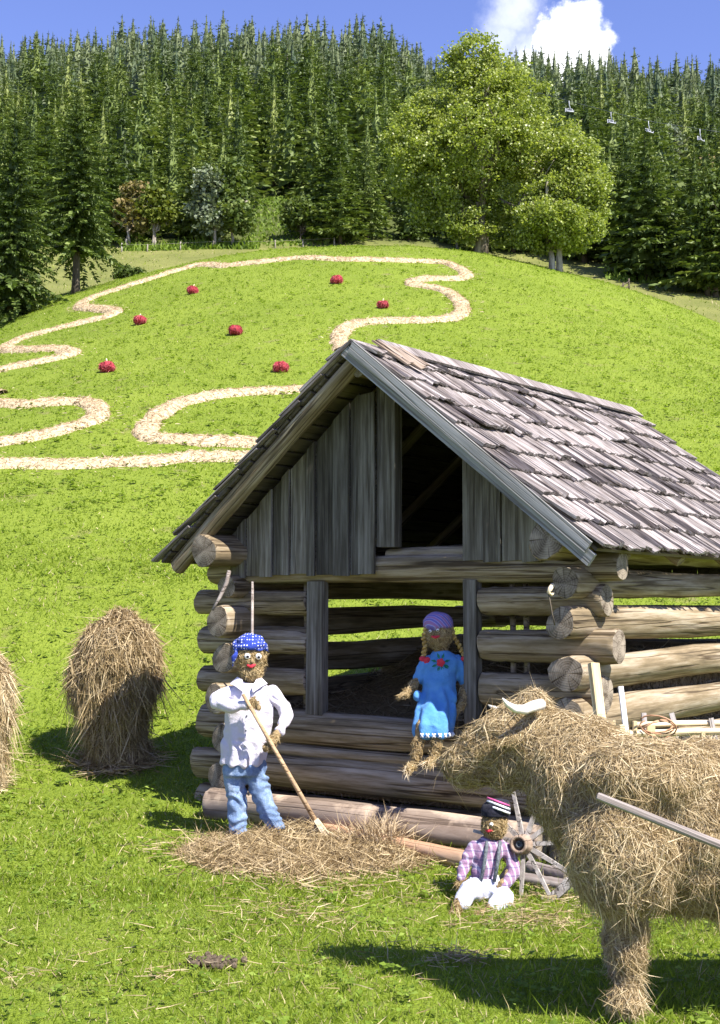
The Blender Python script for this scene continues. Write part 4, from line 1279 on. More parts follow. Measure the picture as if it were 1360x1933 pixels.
# ------------------------------------------------------------------ chairlift
m_steel = plain_mat("pale_steel", (.36, .38, .42), (.52, .54, .58), 3, .4)
m_seat = plain_mat("dark_seat", (.06, .065, .09), (.12, .13, .17), 3, .6)
LIFT = [(1075, 190, 108), (1154, 211, 106), (1225, 228, 104), (1322, 243, 102)]
LP = [at(px, py, Y) for px, py, Y in LIFT]
for i, p in enumerate(LP):
    e = empty("lift_chair", p, .25 + .2*i)
    lab = ("chairlift seat highest on the hillside, against dark spruces right of the great maple", "pale chairlift seat second from the maple, hanging above sunlit spruces",
           "chairlift seat turned side-on with its hanger curved, between the two middle spruces", "lowest chairlift seat, nearest the picture's right edge")[i]
    tag(e, lab, "chairlift seat", "chairlift seats over the wood")
    k = .05; e.scale = (.62, .62, .62)
    mobj("hanger", Acc().add(*tube_vt([(0, 0, 0), (0, 0, -.55), (.12, 0, -.85), (.12, 0, -1.05)], [k]*4, 6), 0, True).mesh("hanger", [m_steel]), e)
    fr = Acc()
    for sx in (-.5, .5):
        fr.add(*tube_vt([(sx, .1, -1.05), (sx, .1, -1.55), (sx, -.35, -1.6), (sx, -.35, -1.35)], [k*.7]*4, 6), 0, True)
    fr.add(*tube_vt([(-.5, .1, -1.05), (.5, .1, -1.05)], [k*.8]*2, 6), 0, True); fr.add(*tube_vt([(-.5, -.35, -1.6), (.5, -.35, -1.6)], [k*.8]*2, 6), 0, True)
    mobj("chair_frame", fr.mesh("chair_frame", [m_steel]), e)
    mobj("seat", Acc().add(*box_vt((-.47, -.36, -1.56), (.47, .08, -1.51))).mesh("seat", [m_steel]), e)
    mobj("backrest", Acc().add(*box_vt((-.47, .06, -1.5), (.47, .1, -1.15))).mesh("backrest", [m_seat]), e)
cab = [LP[0] + (LP[0]-LP[1])*4.5] + LP + [LP[3] + (LP[3]-LP[2])*4]
tag(mobj("lift_cable", Acc().add(*tube_vt(cab, [.012]*len(cab), 5), 0, True).mesh("lift_cable", [m_seat])), "thin steel cable the four chairlift seats hang from", "cable")

# ------------------------------------------------------------------ fences at the wood's edge
def fence(P, post_h, rails, mt, label, pr, gap, rr):
    e = empty("fence", P[0])
    base = Vector(P[0])
    L = [Vector(p) for p in P]
    d = np.concatenate([[0], np.cumsum([(L[i+1]-L[i]).length for i in range(len(L)-1)])])
    pts = []
    s = 0.0
    while s < d[-1]:
        i = min(np.searchsorted(d, s, 'right')-1, len(L)-2); p = L[i].lerp(L[i+1], (s-d[i])/(d[i+1]-d[i])); p.z = Hs(p.x, p.y)
        pts.append(p); s += gap*(.85 + .3*random.random())
    for p in pts:
        q = p - base; hh = post_h*(.85 + .3*random.random())
        mobj("post", Acc().add(*tube_vt([q - Vector((0,0,.2)), q + Vector((J(.1), J(.1), hh))], [pr, pr*.9], 6), 0, True).mesh("fence_post", [mt]), e)
    for z in rails:
        mobj("rail", Acc().add(*tube_vt([p - base + Vector((J(.05), -.08, z)) for p in pts], [rr]*len(pts), 5), 0, True).mesh("fence_rail", [mt]), e)
    tag(e, label, "fence"); return e
fence([at(px, 450, Y) for px, Y in ((230, 94), (330, 94.5), (430, 95), (520, 95.5), (645, 96))], .62, (.5,), m_palebark, "thin wire fence of short pale posts along the wood's left edge", .055, 2.1, .008)
fence([at(px, 480, Y) for px, Y in ((690, 80), (850, 76), (960, 74), (1060, 74), (1150, 78), (1190, 84))], .75, (.3, .6), m_bark, "dark rail fence in the shade behind the two maples", .06, 2.3, .035)
# ------------------------------------------------------------------ straw figures
m_shirt = cloth_mat("white_shirt", lambda t: t.mix(t.ramp(t.math('SINE', t.math('MULTIPLY', t.add('ShaderNodeSeparateXYZ').outputs[0], 1.0)), [(0, (0, 0, 0)), (1, (0, 0, 0))]), (.60, .575, .66), (.60, .575, .66)))
def denim(t):
    co = objco(t); n = t.noise(co, 7, 5, .65)
    return t.ramp(t.math('ADD', t.math('MULTIPLY', n, .8), t.math('MULTIPLY', t.noise(co, 90, 2), .25)), [(.35, (.085, .14, .27)), (.55, (.19, .28, .45)), (.75, (.42, .51, .63))])
m_denim = cloth_mat("faded_denim", denim)
def dots(t):
    v = t.add('ShaderNodeTexVoronoi', feature='F1'); v.inputs['Scale'].default_value = 42; v.inputs['Randomness'].default_value = .25
    t.l.new(objco(t), v.inputs['Vector'])
    return t.ramp(v.outputs['Distance'], [(.0, (.75, .78, .9)), (.24, (.7, .74, .9)), (.32, (.03, .055, .30)), (1, (.035, .06, .34))])
m_dots = cloth_mat("dotted_kerchief", dots)
def stripes(t):
    w = t.add('ShaderNodeTexWave', wave_type='BANDS', bands_direction='DIAGONAL'); w.inputs['Scale'].default_value = 9; w.inputs['Distortion'].default_value = .6
    t.l.new(objco(t), w.inputs['Vector'])
    return t.ramp(w.outputs['Fac'], [(0, (.16, .13, .42)), (.3, (.22, .20, .55)), (.45, (.45, .5, .8)), (.55, (.2, .2, .52)), (.75, (.42, .2, .36)), (1, (.30, .17, .40))])
m_stripes = cloth_mat("striped_kerchief", stripes)
def plaid(t):
    co = objco(t); sp = t.add('ShaderNodeSeparateXYZ'); t.l.new(co, sp.inputs[0])
    a = t.math('SINE', t.math('MULTIPLY', t.math('ADD', sp.outputs[0], t.math('MULTIPLY', sp.outputs[1], .7)), 130)); c = t.math('SINE', t.math('MULTIPLY', sp.outputs[2], 120))
    ca = t.ramp(a, [(.3, (.32, .22, .31)), (.6, (.42, .34, .43)), (.9, (.56, .55, .63))])
    cb = t.ramp(c, [(.3, (.85, .75, .85)), (.6, (1, 1, 1)), (.95, (.55, .53, .70))])
    return t.mix(1.0, ca, cb, 'MULTIPLY')
m_plaid = cloth_mat("plaid_shirt", plaid)
m_trous = cloth_mat("pale_trousers", lambda t: t.ramp(t.noise(objco(t), 12, 4), [(.3, (.46, .48, .60)), (.7, (.64, .65, .74))]))
m_dress = cloth_mat("blue_dress", lambda t: t.ramp(t.noise(objco(t), 9, 4), [(.3, (.07, .23, .53)), (.7, (.12, .32, .65))]))
m_ric = cloth_mat("white_trim", lambda t: t.ramp(t.noise(objco(t), 30, 2), [(.3, (.75, .78, .85)), (.7, (.85, .87, .9))]))
m_lip = cloth_mat("red_cloth_lip", lambda t: t.ramp(t.noise(objco(t), 30, 2), [(.3, (.5, .03, .05)), (.7, (.65, .06, .09))]))
m_green = cloth_mat("green_thread", lambda t: t.ramp(t.noise(objco(t), 30, 2), [(.3, (.02, .16, .10)), (.7, (.04, .25, .16))]))
m_eye = plain_mat("eye_white", (.8, .8, .8), (.85, .85, .85), 3, .3)
m_pupil = plain_mat("pupil", (.01, .01, .012), (.02, .02, .025), 3, .3)
m_cap = cloth_mat("black_cap", lambda t: t.ramp(t.noise(objco(t), 20, 3), [(.3, (.012, .013, .02)), (.7, (.03, .03, .045))]))
m_pink = cloth_mat("pink_ribbon", lambda t: t.ramp(t.noise(objco(t), 20, 3), [(.3, (.55, .08, .25)), (.7, (.68, .14, .34))]))
m_susp = cloth_mat("grey_strap", lambda t: t.ramp(t.noise(objco(t), 60, 3), [(.3, (.05, .06, .07)), (.7, (.18, .2, .22))]))
m_braid = hay_mat("braid_straw", [(0.1, (.25, .15, .04)), (0.5, (.45, .30, .09)), (0.95, (.62, .46, .18))], .1)
m_face = hay_mat("face_straw", [(0.1, (.19, .13, .055)), (0.5, (.41, .30, .145)), (0.95, (.64, .52, .31))], .12)

def cloth_part(name, prims, mt, parent, voxel=.012, folds=None, smooth=3):
    V, T = organic(prims, voxel, smooth)
    if folds is not None:
        N = vnormals(V, T)
        d = np.array([folds(Vector(v)) for v in V])
        V = V + N*d[:,None]
    return mobj(name, Acc().add(V, T, 0, True).mesh(name, [mt] if not isinstance(mt, list) else mt), parent)
def straw_body(prims, parent, keep, n, length, width, seed, voxel=.011, flow=level, mats=None, name="body"):
    V, T = organic(prims, voxel, 2)
    V = lump(V, T, 22, .012, seed)
    A = Acc().add(V, T, 1, True)
    r = np.random.default_rng(seed)
    hay_skin(A, V, T, n, length, width, flow, r, off=.008, lift=.2, wild=1.0, sag=.08, keep=keep)
    return A, r
def fingers(c, d, side, up, spread=.02, ln=.06, r_=.011):
    """five straw fingers from the palm end c pointing along d; thumb from the side"""
    c, d, side, up = Vector(c), Vector(d).normalized(), Vector(side).normalized(), Vector(up).normalized()
    out = []
    for k, l in ((-1.5, .8), (-.5, 1.0), (.5, .95), (1.5, .7)):
        b_ = c + side*spread*k
        out.append(('t', [(b_, r_), (b_ + d*ln*l*.6 + up*.01, r_*.95), (b_ + d*ln*l + up*-.012, r_*.8)]))
    b_ = c - d*.03 + side*spread*2.0
    out.append(('t', [(b_, r_*1.1), (b_ + side*.03 + d*.025, r_*.85)]))
    return out
def ball(name, c, r_, mt, parent):
    return mobj(name, Acc().add(ICO2[0]*r_, ICO2[1], 0, True).mesh(name, [mt]), parent, c)
def eye(c, look, r_, parent):
    e = ball("eye", c, r_, m_eye, parent)
    lk = Vector(look).normalized()
    p = mobj("pupil", Acc().add(ICO2[0]*r_*.5, ICO2[1], 0, True).mesh("pupil", [m_pupil]), e, lk*r_*.68)
    return e

# ---- man with a rake: metres from the photo at his distance, X right, -Y towards the viewer
MY = 11.4; k = MY/F; MX = 482
g = at(MX, 1577, MY); g.z = Hs(g.x, g.y)
man = empty("straw_figure", g)
tag(man, "life-size straw man in white shirt, jeans and dotted blue kerchief, raking hay before the barn", "scarecrow")
def mp(px, py, y=0.0): return ((px-MX)*k, y, (1577-py)*k)
hand1, hand2 = mp(481, 1322, -.30), mp(514, 1390, -.27)
prims = [('t', [(mp(472, 1290), .055), (mp(471, 1268), .062)]), ('e', mp(472, 1238), (.128, .132, .17)), ('e', mp(474, 1264, -.02), (.095, .10, .09)),
         ('t', [(mp(470, 1300), .08), (mp(464, 1360), .09), (mp(460, 1440), .09)]),
         ('t', [(mp(430, 1306), .04), (mp(408, 1317, -.11), .04), (mp(414, 1322, -.17), .035), (mp(455, 1325, -.265), .034), (hand1, .034)]),
         ('t', [(mp(520, 1308), .04), (mp(540, 1340, -.05), .04), (mp(530, 1372, -.18), .034), (hand2, .036)]),
         ('t', [(mp(442, 1440), .06), (mp(446, 1510), .05), (mp(450, 1572), .055)]), ('t', [(mp(481, 1440), .06), (mp(501, 1510), .05), (mp(526, 1570), .055)]),
         ('t', [(mp(450, 1574), .055), (mp(446, 1578, -.14), .045)]), ('t', [(mp(526, 1572), .055), (mp(534, 1574, -.13), .045)])]
prims += fingers(mp(486, 1322, -.315), (.75, -.2, -.35), (0, .25, 1), (0, -1, 0), .017, .055, .0095)
prims += fingers(mp(510, 1395, -.285), (-.5, -.2, -1), (1, 0, -.3), (0, -1, 0), .017, .065, .0095)
hz = mp(472, 1292)[2]
def man_keep(P):
    h1 = np.linalg.norm(P - np.array(hand1), axis=1) < .06; h2 = np.linalg.norm(P - np.array(hand2), axis=1) < .075
    return (P[:,2] > hz) | h1 | h2 | (P[:,2] < .05)
A, r = straw_body(prims, man, man_keep, 30000, .05, .0045, 1, .0095)
mobj("body", A.mesh("straw_body", [m_face, m_haybase]), man)
def shirt_fold(v):
    low = max(0.0, min(1.0, (1.25 - v.z)/.5))
    f = .014*low*math.sin(v.x*62 + 2.2*noise.noise(v*4)) * (.7 + noise.noise(v*3))
    cr_ = .010*math.sin(40*(v.x*.8 + v.z) + 9*noise.noise(v*6)) * max(0, noise.noise(v*5 + Vector((2, 1, 0))) + .15)
    return f + cr_ + .010*noise.noise(Vector((v.x*9, v.y*9, v.z*4))) + .004*noise.noise(v*24)
cy0 = lambda py: (1577-py)*k
prims = [('r', [((468-MX)*k, .0, cy0(1286), .09, .08), ((471-MX)*k, 0, cy0(1291), .14, .105), ((472-MX)*k, -.01, cy0(1304), .205, .13), ((470-MX)*k, -.01, cy0(1330), .20, .15), ((468-MX)*k, -.01, cy0(1365), .198, .155),
                ((463-MX)*k, -.01, cy0(1400), .195, .15), ((459-MX)*k, -.01, cy0(1438), .188, .15)]),
         ('t', [(mp(436, 1306), .066), (mp(409, 1315, -.10), .064), (mp(412, 1322, -.16), .058), (mp(440, 1327, -.24), .058), (mp(467, 1323, -.285), .046)]),
         ('t', [(mp(512, 1304), .066), (mp(534, 1330, -.03), .062), (mp(540, 1347, -.08), .06), (mp(529, 1373, -.18), .047)])]
sh = cloth_part("shirt", prims, m_shirt, man, .011, shirt_fold)
for sg, pxs in ((-1, [(447, 1280), (458, 1284), (464, 1297)]), (1, [(491, 1280), (484, 1284), (477, 1298)])):
    cpts = [Vector(mp(pxs[0][0], pxs[0][1], -.02)), Vector(mp(pxs[1][0], pxs[1][1], -.10)), Vector(mp(pxs[2][0], pxs[2][1], -.155))]
    A2 = Acc(); 
    top = [c + Vector((0, 0, .022)) for c in cpts]; bot = [cpts[0] + Vector((sg*.06, -.02, -.035)), cpts[1] + Vector((sg*.05, -.045, -.035)), cpts[2] + Vector((sg*.012, -.018, -.02))]
    VV = [tuple(p) for p in top + bot] + [tuple(p + Vector((0, .012, -.004))) for p in top + bot]
    TT = [(0,1,4),(0,4,3),(1,2,5),(1,5,4),(6,10,7),(6,9,10),(7,11,8),(7,10,11),(3,4,10),(3,10,9),(4,5,11),(4,11,10),(0,7,1),(0,6,7),(1,8,2),(1,7,8)]
    A2.add(np.array(VV), np.array(TT), 0, False)
    mobj("collar", A2.mesh("collar", [m_shirt]), sh)
for py in (1318, 1345, 1372, 1400, 1424):
    ball("button", mp(470 - (py-1318)*.06, py, -.168), .008, m_susp, sh)
def jean_fold(v):
    return .020*math.sin(v.z*58 + 10*noise.noise(v*5)) * max(0, noise.noise(Vector((v.x*6, v.y*6, v.z*3 + 3))) + .35) + .010*noise.noise(v*14)
prims = [('r', [((461-MX)*k, -.005, cy0(1420), .165, .125), ((461-MX)*k, -.005, cy0(1440), .178, .14), ((460-MX)*k, -.005, cy0(1458), .178, .14)]),
         ('t', [(mp(441, 1452), .098), (mp(445, 1485), .093), (mp(449, 1515), .088), (mp(449, 1545), .084), (mp(451, 1573), .08)]),
         ('t', [(mp(481, 1452), .098), (mp(491, 1485), .092), (mp(502, 1515), .086), (mp(515, 1545), .078), (mp(525, 1566), .076)])]
cloth_part("jeans", prims, m_denim, man, .012, jean_fold, 2)
# kerchief
def ker_fold(v): return .010*noise.noise(v*16) + .007*math.sin(v.z*70 + 4*noise.noise(v*8))
prims = [('e', mp(471, 1216), (.142, .144, .095)), ('r', [(*mp(471, 1226), .146, .148), (*mp(471, 1214), .148, .15), (*mp(471, 1203), .108, .112)]),
         ('t', [(mp(446, 1228, -.10), .022), (mp(441, 1244, -.11), .02), (mp(440, 1254, -.10), .012)]), ('t', [(mp(500, 1222, -.06), .02), (mp(506, 1228, -.05), .012)])]
cloth_part("kerchief", prims, m_dots, man, .009, ker_fold, 2)
eye(mp(468, 1236, -.122), (.15, -1, -.15), .028, man); eye(mp(488, 1237, -.112), (.25, -1, -.15), .028, man)
cloth_part("mouth", [('t', [(mp(468, 1253, -.122), .010), (mp(475, 1255, -.128), .017), (mp(482, 1252, -.120), .010)])], m_lip, man, .005, None, 2)
cloth_part("nose", [('t', [(mp(477, 1240, -.125), .012), (mp(477, 1246, -.138), .015)])], m_haybase, man, .005, None, 2)

# ---- rake held by the man
t0, t1 = Vector(g) + Vector(mp(464, 1303, -.335)), Vector(g) + Vector(mp(600, 1538, -.30))
dirr = (t1 - t0).normalized()
t2 = Vector(g) + Vector(mp(629, 1583, -.36)) + Vector((0, 0, .05))
rake = empty("hay_rake", t2)
tag(rake, "long-handled wooden hay rake held by the straw man, its head down in the hay", "rake")
q = lambda p: p - t2
mobj("handle", Acc().add(*tube_vt([q(t0), q(t0.lerp(t1, .5)), q(t1)], [.015, .018, .021], 10), 0, True).mesh("rake_handle", [m_handle]), rake)
t3 = Vector(g) + Vector(mp(605, 1592, -.34)) + Vector((0, 0, .04))
for a, b_, w, mt in ((t1 - dirr*.05 + Vector((.012, -.02, 0)), t2, .030, m_palex), (t1 + Vector((-.012, -.005, 0)), t3, .024, m_dark)):
    d_ = (b_ - a).normalized(); sd_ = d_.cross(Vector((0, 1, 0))).normalized()*w; fy = Vector((0, .012, 0))
    cs = [a - sd_*.7 - fy, a + sd_*.7 - fy, a + sd_*.7 + fy, a - sd_*.7 + fy, b_ - sd_ - fy, b_ + sd_ - fy, b_ + sd_ + fy, b_ - sd_ + fy]
    mobj("brace", Acc().add(*hexa_vt([q(c) for c in cs])).mesh("rake_brace", [mt]), rake)
hb0, hb1 = q(t2 + Vector((-.10, -.30, -.0))), q(t2 + Vector((.02, .30, .0)))
mobj("head_bar", Acc().add(*hexa_vt([hb0 + Vector(c) for c in ((-.025, 0, -.02), (.025, 0, -.02))] + [hb1 + Vector(c) for c in ((.025, 0, -.02), (-.025, 0, -.02))] + [hb0 + Vector(c) for c in ((-.025, 0, .025), (.025, 0, .025))] + [hb1 + Vector(c) for c in ((.025, 0, .025), (-.025, 0, .025))])).mesh("rake_head_bar", [m_dark]), rake)
for i in range(8):
    p = hb0.lerp(hb1, (i + .5)/8)
    mobj("tooth", Acc().add(*tube_vt([p, p + Vector((-.05, 0, -.06)), p + Vector((-.075, 0, -.12))], [.011, .010, .006], 6), 0, True).mesh("rake_tooth", [m_dark]), rake)

# ---- girl sitting on the barn's sill
GX, GYp = 826, 1347
gy0 = 11.22; k2 = gy0/F
gs = at(GX, GYp, gy0)
girl = empty("straw_figure", gs)
tag(girl, "straw girl in blue dress and striped kerchief sitting on the barn's sill log", "scarecrow")
def gp2(px, py, y=0.0): return ((px-GX)*k2, y, (GYp-py)*k2)
prims = [('e', gp2(830, 1197), (.118, .12, .14)), ('t', [(gp2(832, 1222), .05), (gp2(834, 1240), .05)]), ('t', [(gp2(834, 1250), .09), (gp2(830, 1300), .10), (gp2(824, 1342), .11)]),
         ('t', [(gp2(806, 1250), .045), (gp2(796, 1276), .036), (gp2(775, 1300, -.06), .032), (gp2(764, 1310, -.10), .03)]),
         ('t', [(gp2(866, 1252), .045), (gp2(880, 1288), .038), (gp2(872, 1325, -.08), .034), (gp2(852, 1348, -.13), .032)]),
         ('t', [(gp2(812, 1345), .07), (gp2(796, 1365, -.26), .06), (gp2(786, 1405, -.29), .042), (gp2(777, 1436, -.28), .034), (gp2(768, 1442, -.36), .03)]),
         ('t', [(gp2(834, 1345), .07), (gp2(826, 1368, -.27), .06), (gp2(820, 1400, -.30), .042), (gp2(815, 1424, -.30), .034), (gp2(803, 1432, -.39), .034)])]
prims += fingers(gp2(760, 1312, -.11), (-.8, -.2, -.5), (.3, -1, 0), (0, 0, 1), .014, .05, .008)
prims += fingers(gp2(848, 1351, -.14), (-.8, -.2, -.7), (.3, -1, 0), (0, 0, 1), .014, .05, .008)
gz1, gz2 = gp2(0, 1236)[2], gp2(0, 1388)[2]
def g_keep(P):
    arm = (P[:,0] < gp2(790, 0)[0]) | (P[:,0] > gp2(862, 0)[0]) | (P[:,1] < -.12)
    return (P[:,2] > gz1) | (P[:,2] < gz2) | (arm & (P[:,2] < gp2(0, 1284)[2]) & (P[:,2] > gp2(0, 1356)[2]))
A, r = straw_body(prims, girl, g_keep, 17000, .045, .0045, 2, .0095)
# ragged straw feet
for c in (gp2(766, 1441, -.37), gp2(802, 1430, -.40)):
    m = 38; P = np.array(c) + r.normal(size=(m,3))*.018
    A.add(*strand_vt(P, unit(np.stack([-.35 + r.normal(size=m)*.5, -.6 + r.normal(size=m)*.4, -.35 + r.normal(size=m)*.5], 1)), .03 + .06*r.random(m), .005, .3, .2, r), 2)
mobj("body", A.mesh("straw_body", [m_face, m_haybase, m_straw]), girl)
def dress_fold(v):
    a = math.atan2(v.x, -v.y + .05)
    low = max(0.0, min(1.0, (.33 - v.z)/.25))
    return .017*low*math.sin(a*15 + 2.5*noise.noise(v*5)) * (.55 + .9*abs(noise.noise(v*4))) + .013*noise.noise(v*9) + .006*noise.noise(v*22)
rg = lambda px, py, y, rx, ry: ((px-GX)*k2, y, (GYp-py)*k2, rx, ry)
prims = [('r', [rg(833, 1231, 0, .066, .062), rg(836, 1238, 0, .10, .085), rg(839, 1246, -.005, .135, .10), rg(838, 1258, -.01, .145, .11), rg(832, 1275, -.015, .135, .115), rg(830, 1300, -.03, .142, .13), rg(825, 1325, -.06, .155, .155), rg(820, 1345, -.13, .165, .19), rg(816, 1362, -.20, .165, .165), rg(815, 1386, -.24, .158, .12)]),
         ('t', [(gp2(808, 1250), .058), (gp2(798, 1266), .06), (gp2(793, 1279), .056)]), ('t', [(gp2(864, 1252), .062), (gp2(874, 1268), .066), (gp2(880, 1286), .058)]),
         ('e', gp2(788, 1312, -.10), (.03, .05, .04)), ('e', gp2(852, 1318, -.12), (.035, .05, .045))]
dr = cloth_part("dress", prims, m_dress, girl, .011, dress_fold, 3)
# embroidered flower on the yoke
fl = gp2(831, 1251, -.128)
cloth_part("flower", [('e', (fl[0] + .021*math.cos(a), fl[1], fl[2] + .021*math.sin(a)), (.017, .007, .017)) for a in np.linspace(0, 6.28, 6)[:-1]] + [('e', fl, (.02, .008, .02))], m_lip, dr, .004, None, 1)
A2 = Acc()
for a in (-.5, .25, 2.9, 3.6, 4.4, 5.0, 5.6, 1.2, 1.9):
    d = Vector((math.cos(a), 0, math.sin(a))); s_ = Vector((-d.z, 0, d.x)); c = Vector(fl) + Vector((0, .004, 0))
    A2.add(np.array([tuple(c + d*.03), tuple(c + d*.055 + s_*.011 + Vector((0, -.006, 0))), tuple(c + d*.085 + Vector((0, .008, 0))), tuple(c + d*.055 - s_*.011 + Vector((0, -.006, 0)))]), [(0, 1, 2), (0, 2, 3)])
mobj("embroidery", A2.mesh("embroidery", [m_green]), dr)
A2 = Acc(); r = np.random.default_rng(2)
for j in range(16):
    a = -2.3 + j*.16
    c = Vector(((815-GX)*k2 + .158*math.cos(a)*1.02, -.24 + .125*math.sin(a)*1.02, gp2(0, 1384)[2]))
    A2.add(*tube_vt([c + Vector((0, -.004, .034)), c + Vector((.012*(-1)**j, -.006, .015)), c + Vector((0, -.004, 0))], [.006, .008, .006], 5), 0, True)
mobj("hem_trim", A2.mesh("hem_trim", [m_ric]), dr)
cloth_part("kerchief", [('e', gp2(828, 1178), (.128, .13, .098)), ('r', [rg(829, 1186, 0, .132, .132), rg(828, 1174, 0, .128, .128), rg(827, 1162, 0, .085, .09)])], m_stripes, girl, .009, lambda v: .008*noise.noise(v*14), 2)
for pts, bow in (([(806, 1184), (801, 1204), (803, 1224), (800, 1242)], (803, 1246)), ([(851, 1184), (858, 1204), (868, 1222), (877, 1240)], (881, 1246))):
    A2 = Acc(); ch = [Vector(gp2(a, b_, -.03)) for a, b_ in pts]
    for j in range(24):
        f = j/23*2.999; i = int(f); p = ch[i].lerp(ch[i+1], f-i)
        A2.add(ICO1[0]*np.array((.017, .017, .019)) + np.array(p) + np.array((.011*math.sin(j*1.9), .008*math.cos(j*1.9), 0)), ICO1[1], 0, True)
    bb = Acc(); bb.add(*(A2.V[0], A2.T[0])) if False else None
    br = mobj("braid", A2.mesh("braid", [m_braid]), girl)
    b_ = Vector(gp2(bow[0], bow[1], -.05))
    cloth_part("bow", [('e', b_ + Vector((-.022, 0, .006)), (.03, .015, .024)), ('e', b_ + Vector((.02, 0, -.006)), (.026, .015, .03)), ('t', [(b_, .012), (b_ + Vector((0, 0, -.055)), .012)])], m_lip, br, .006, None, 1)
eye(gp2(812, 1193, -.108), (-.3, -1, -.2), .0135, girl); eye(gp2(826, 1191, -.122), (-.1, -1, -.2), .0135, girl)
cloth_part("mouth", [('t', [(gp2(815, 1203, -.118), .009), (gp2(822, 1204, -.126), .015), (gp2(829, 1202, -.122), .009)])], m_lip, girl, .005, None, 1)
cloth_part("nose", [('t', [(gp2(819, 1195, -.115), .009), (gp2(818, 1198, -.128), .012)])], m_haybase, girl, .005, None, 1)

# ---- boy sitting on the grass by the wheel
BX, BPY, BY = 912, 1690, 9.2; k3 = BY/F
bg0 = at(BX, BPY, BY); bg0.z = Hs(bg0.x, bg0.y)
boy = empty("straw_figure", bg0)
tag(boy, "straw boy in pink plaid shirt and pale trousers sitting on grass beside the wheel", "scarecrow")
def bp_(px, py, y=0.0): return ((px-BX)*k3, y, (BPY-py)*k3)
prims = [('e', bp_(935, 1557, .02), (.086, .088, .10)), ('t', [(bp_(932, 1572, .05), .045), (bp_(928, 1590, .04), .05)]), ('t', [(bp_(926, 1602, .03), .06), (bp_(916, 1640), .055), (bp_(914, 1672), .07)]),
         ('t', [(bp_(897, 1598, .02), .028), (bp_(881, 1622), .026), (bp_(870, 1650, -.08), .026)]), ('t', [(bp_(951, 1599, .02), .028), (bp_(968, 1632), .026), (bp_(940, 1664, -.12), .026)]),
         ('t', [(bp_(905, 1672), .06), (bp_(880, 1662, -.22), .05), (bp_(860, 1682, -.34), .038), (bp_(852, 1692, -.40), .034), (bp_(858, 1698, -.47), .026)]),
         ('t', [(bp_(930, 1675), .06), (bp_(945, 1680, -.15), .05), (bp_(920, 1692, -.3), .038), (bp_(892, 1697, -.42), .034), (bp_(872, 1702, -.48), .026)])]
prims += fingers(bp_(866, 1655, -.09), (-.3, -.3, -1), (1, 0, 0), (0, -1, 0), .011, .04, .007)
prims += fingers(bp_(935, 1669, -.13), (-.6, -.3, -.8), (.5, -1, 0), (0, -1, 0), .011, .04, .007)
def b_keep(P):
    h1 = np.linalg.norm(P - np.array(bp_(867, 1654, -.09)), axis=1) < .075; h2 = np.linalg.norm(P - np.array(bp_(936, 1668, -.13)), axis=1) < .065
    return (P[:,2] > bp_(0, 1580)[2]) | h1 | h2 | (P[:,1] < -.34)
A, r = straw_body(prims, boy, b_keep, 18000, .035, .004, 3, .008)
mobj("body", A.mesh("straw_body", [m_face, m_haybase]), boy)
bf = lambda v: .011*noise.noise(v*13) + .007*math.sin(v.z*90 + 6*noise.noise(v*8))*noise.noise(v*6 + Vector((3, 0, 0)))
rb = lambda px, py, y, rx, ry: ((px-BX)*k3, y, (BPY-py)*k3, rx, ry)
bs = cloth_part("shirt", [('r', [rb(928, 1579, .04, .06, .055), rb(927, 1587, .035, .105, .08), rb(925, 1600, .03, .118, .095), rb(920, 1620, .015, .095, .10), rb(914, 1640, 0, .082, .10), rb(912, 1658, 0, .085, .095)]),
        ('t', [(bp_(894, 1596, .02), .044), (bp_(882, 1618), .044), (bp_(875, 1633, -.03), .04), (bp_(870, 1648, -.07), .032)]),
        ('t', [(bp_(954, 1597, .02), .046), (bp_(969, 1624), .046), (bp_(968, 1642, -.04), .042), (bp_(945, 1663, -.11), .034)])], m_plaid, boy, .009, bf, 2)
cloth_part("trousers", [('r', [rb(914, 1648, -.01, .105, .105), rb(915, 1664, -.01, .118, .118), rb(916, 1684, -.01, .125, .12)]),
        ('t', [(bp_(906, 1670, -.02), .085), (bp_(880, 1664, -.22), .072), (bp_(866, 1678, -.32), .06)]),
        ('t', [(bp_(932, 1674, -.02), .085), (bp_(946, 1680, -.16), .074), (bp_(926, 1690, -.28), .058)])], m_trous, boy, .009, bf, 2)
for xs in ((912, 905), (936, 930)):
    A2 = Acc().add(*tube_vt([bp_(xs[0] + 8, 1584, -.03), bp_(xs[0] + 4, 1600, -.085), bp_(xs[0], 1622, -.112), bp_(xs[1], 1652, -.118)], [.013]*4, 6), 0, True)
    mobj("brace", A2.mesh("trouser_brace", [m_susp]), boy)
hat = cloth_part("cap", [('r', [rb(937, 1539, .03, .096, .10), rb(938, 1529, .03, .103, .107), rb(940, 1519, .035, .098, .10), rb(942, 1510, .04, .07, .08)])], m_cap, boy, .008, lambda v: .004*noise.noise(v*18), 2)
for j, (off_, mt) in enumerate(((-.034, m_pink), (-.006, m_ric), (.03, m_ric))):
    A2 = Acc(); pts = []
    for i in range(9):
        f = i/8; px = 922 + 40*f; py = 1512 + 14*f
        c = Vector(bp_(px, py, 0)); c.z += -off_*.75 + .008*math.sin(f*PI); c.y = .03 - .104*math.sin(.25 + f*2.4) + off_*-.35
        pts.append(c)
    A2.add(*tube_vt(pts, [.008 if j else .007]*9, 6), 0, True)
    mobj("stripe", A2.mesh("cap_stripe", [mt]), hat)
eye(bp_(927, 1551, -.066), (-.3, -1, -.3), .014, boy)
cloth_part("mouth", [('t', [(bp_(918, 1562, -.05), .008), (bp_(922, 1563, -.06), .012), (bp_(928, 1562, -.066), .008)])], m_lip, boy, .004, None, 1)
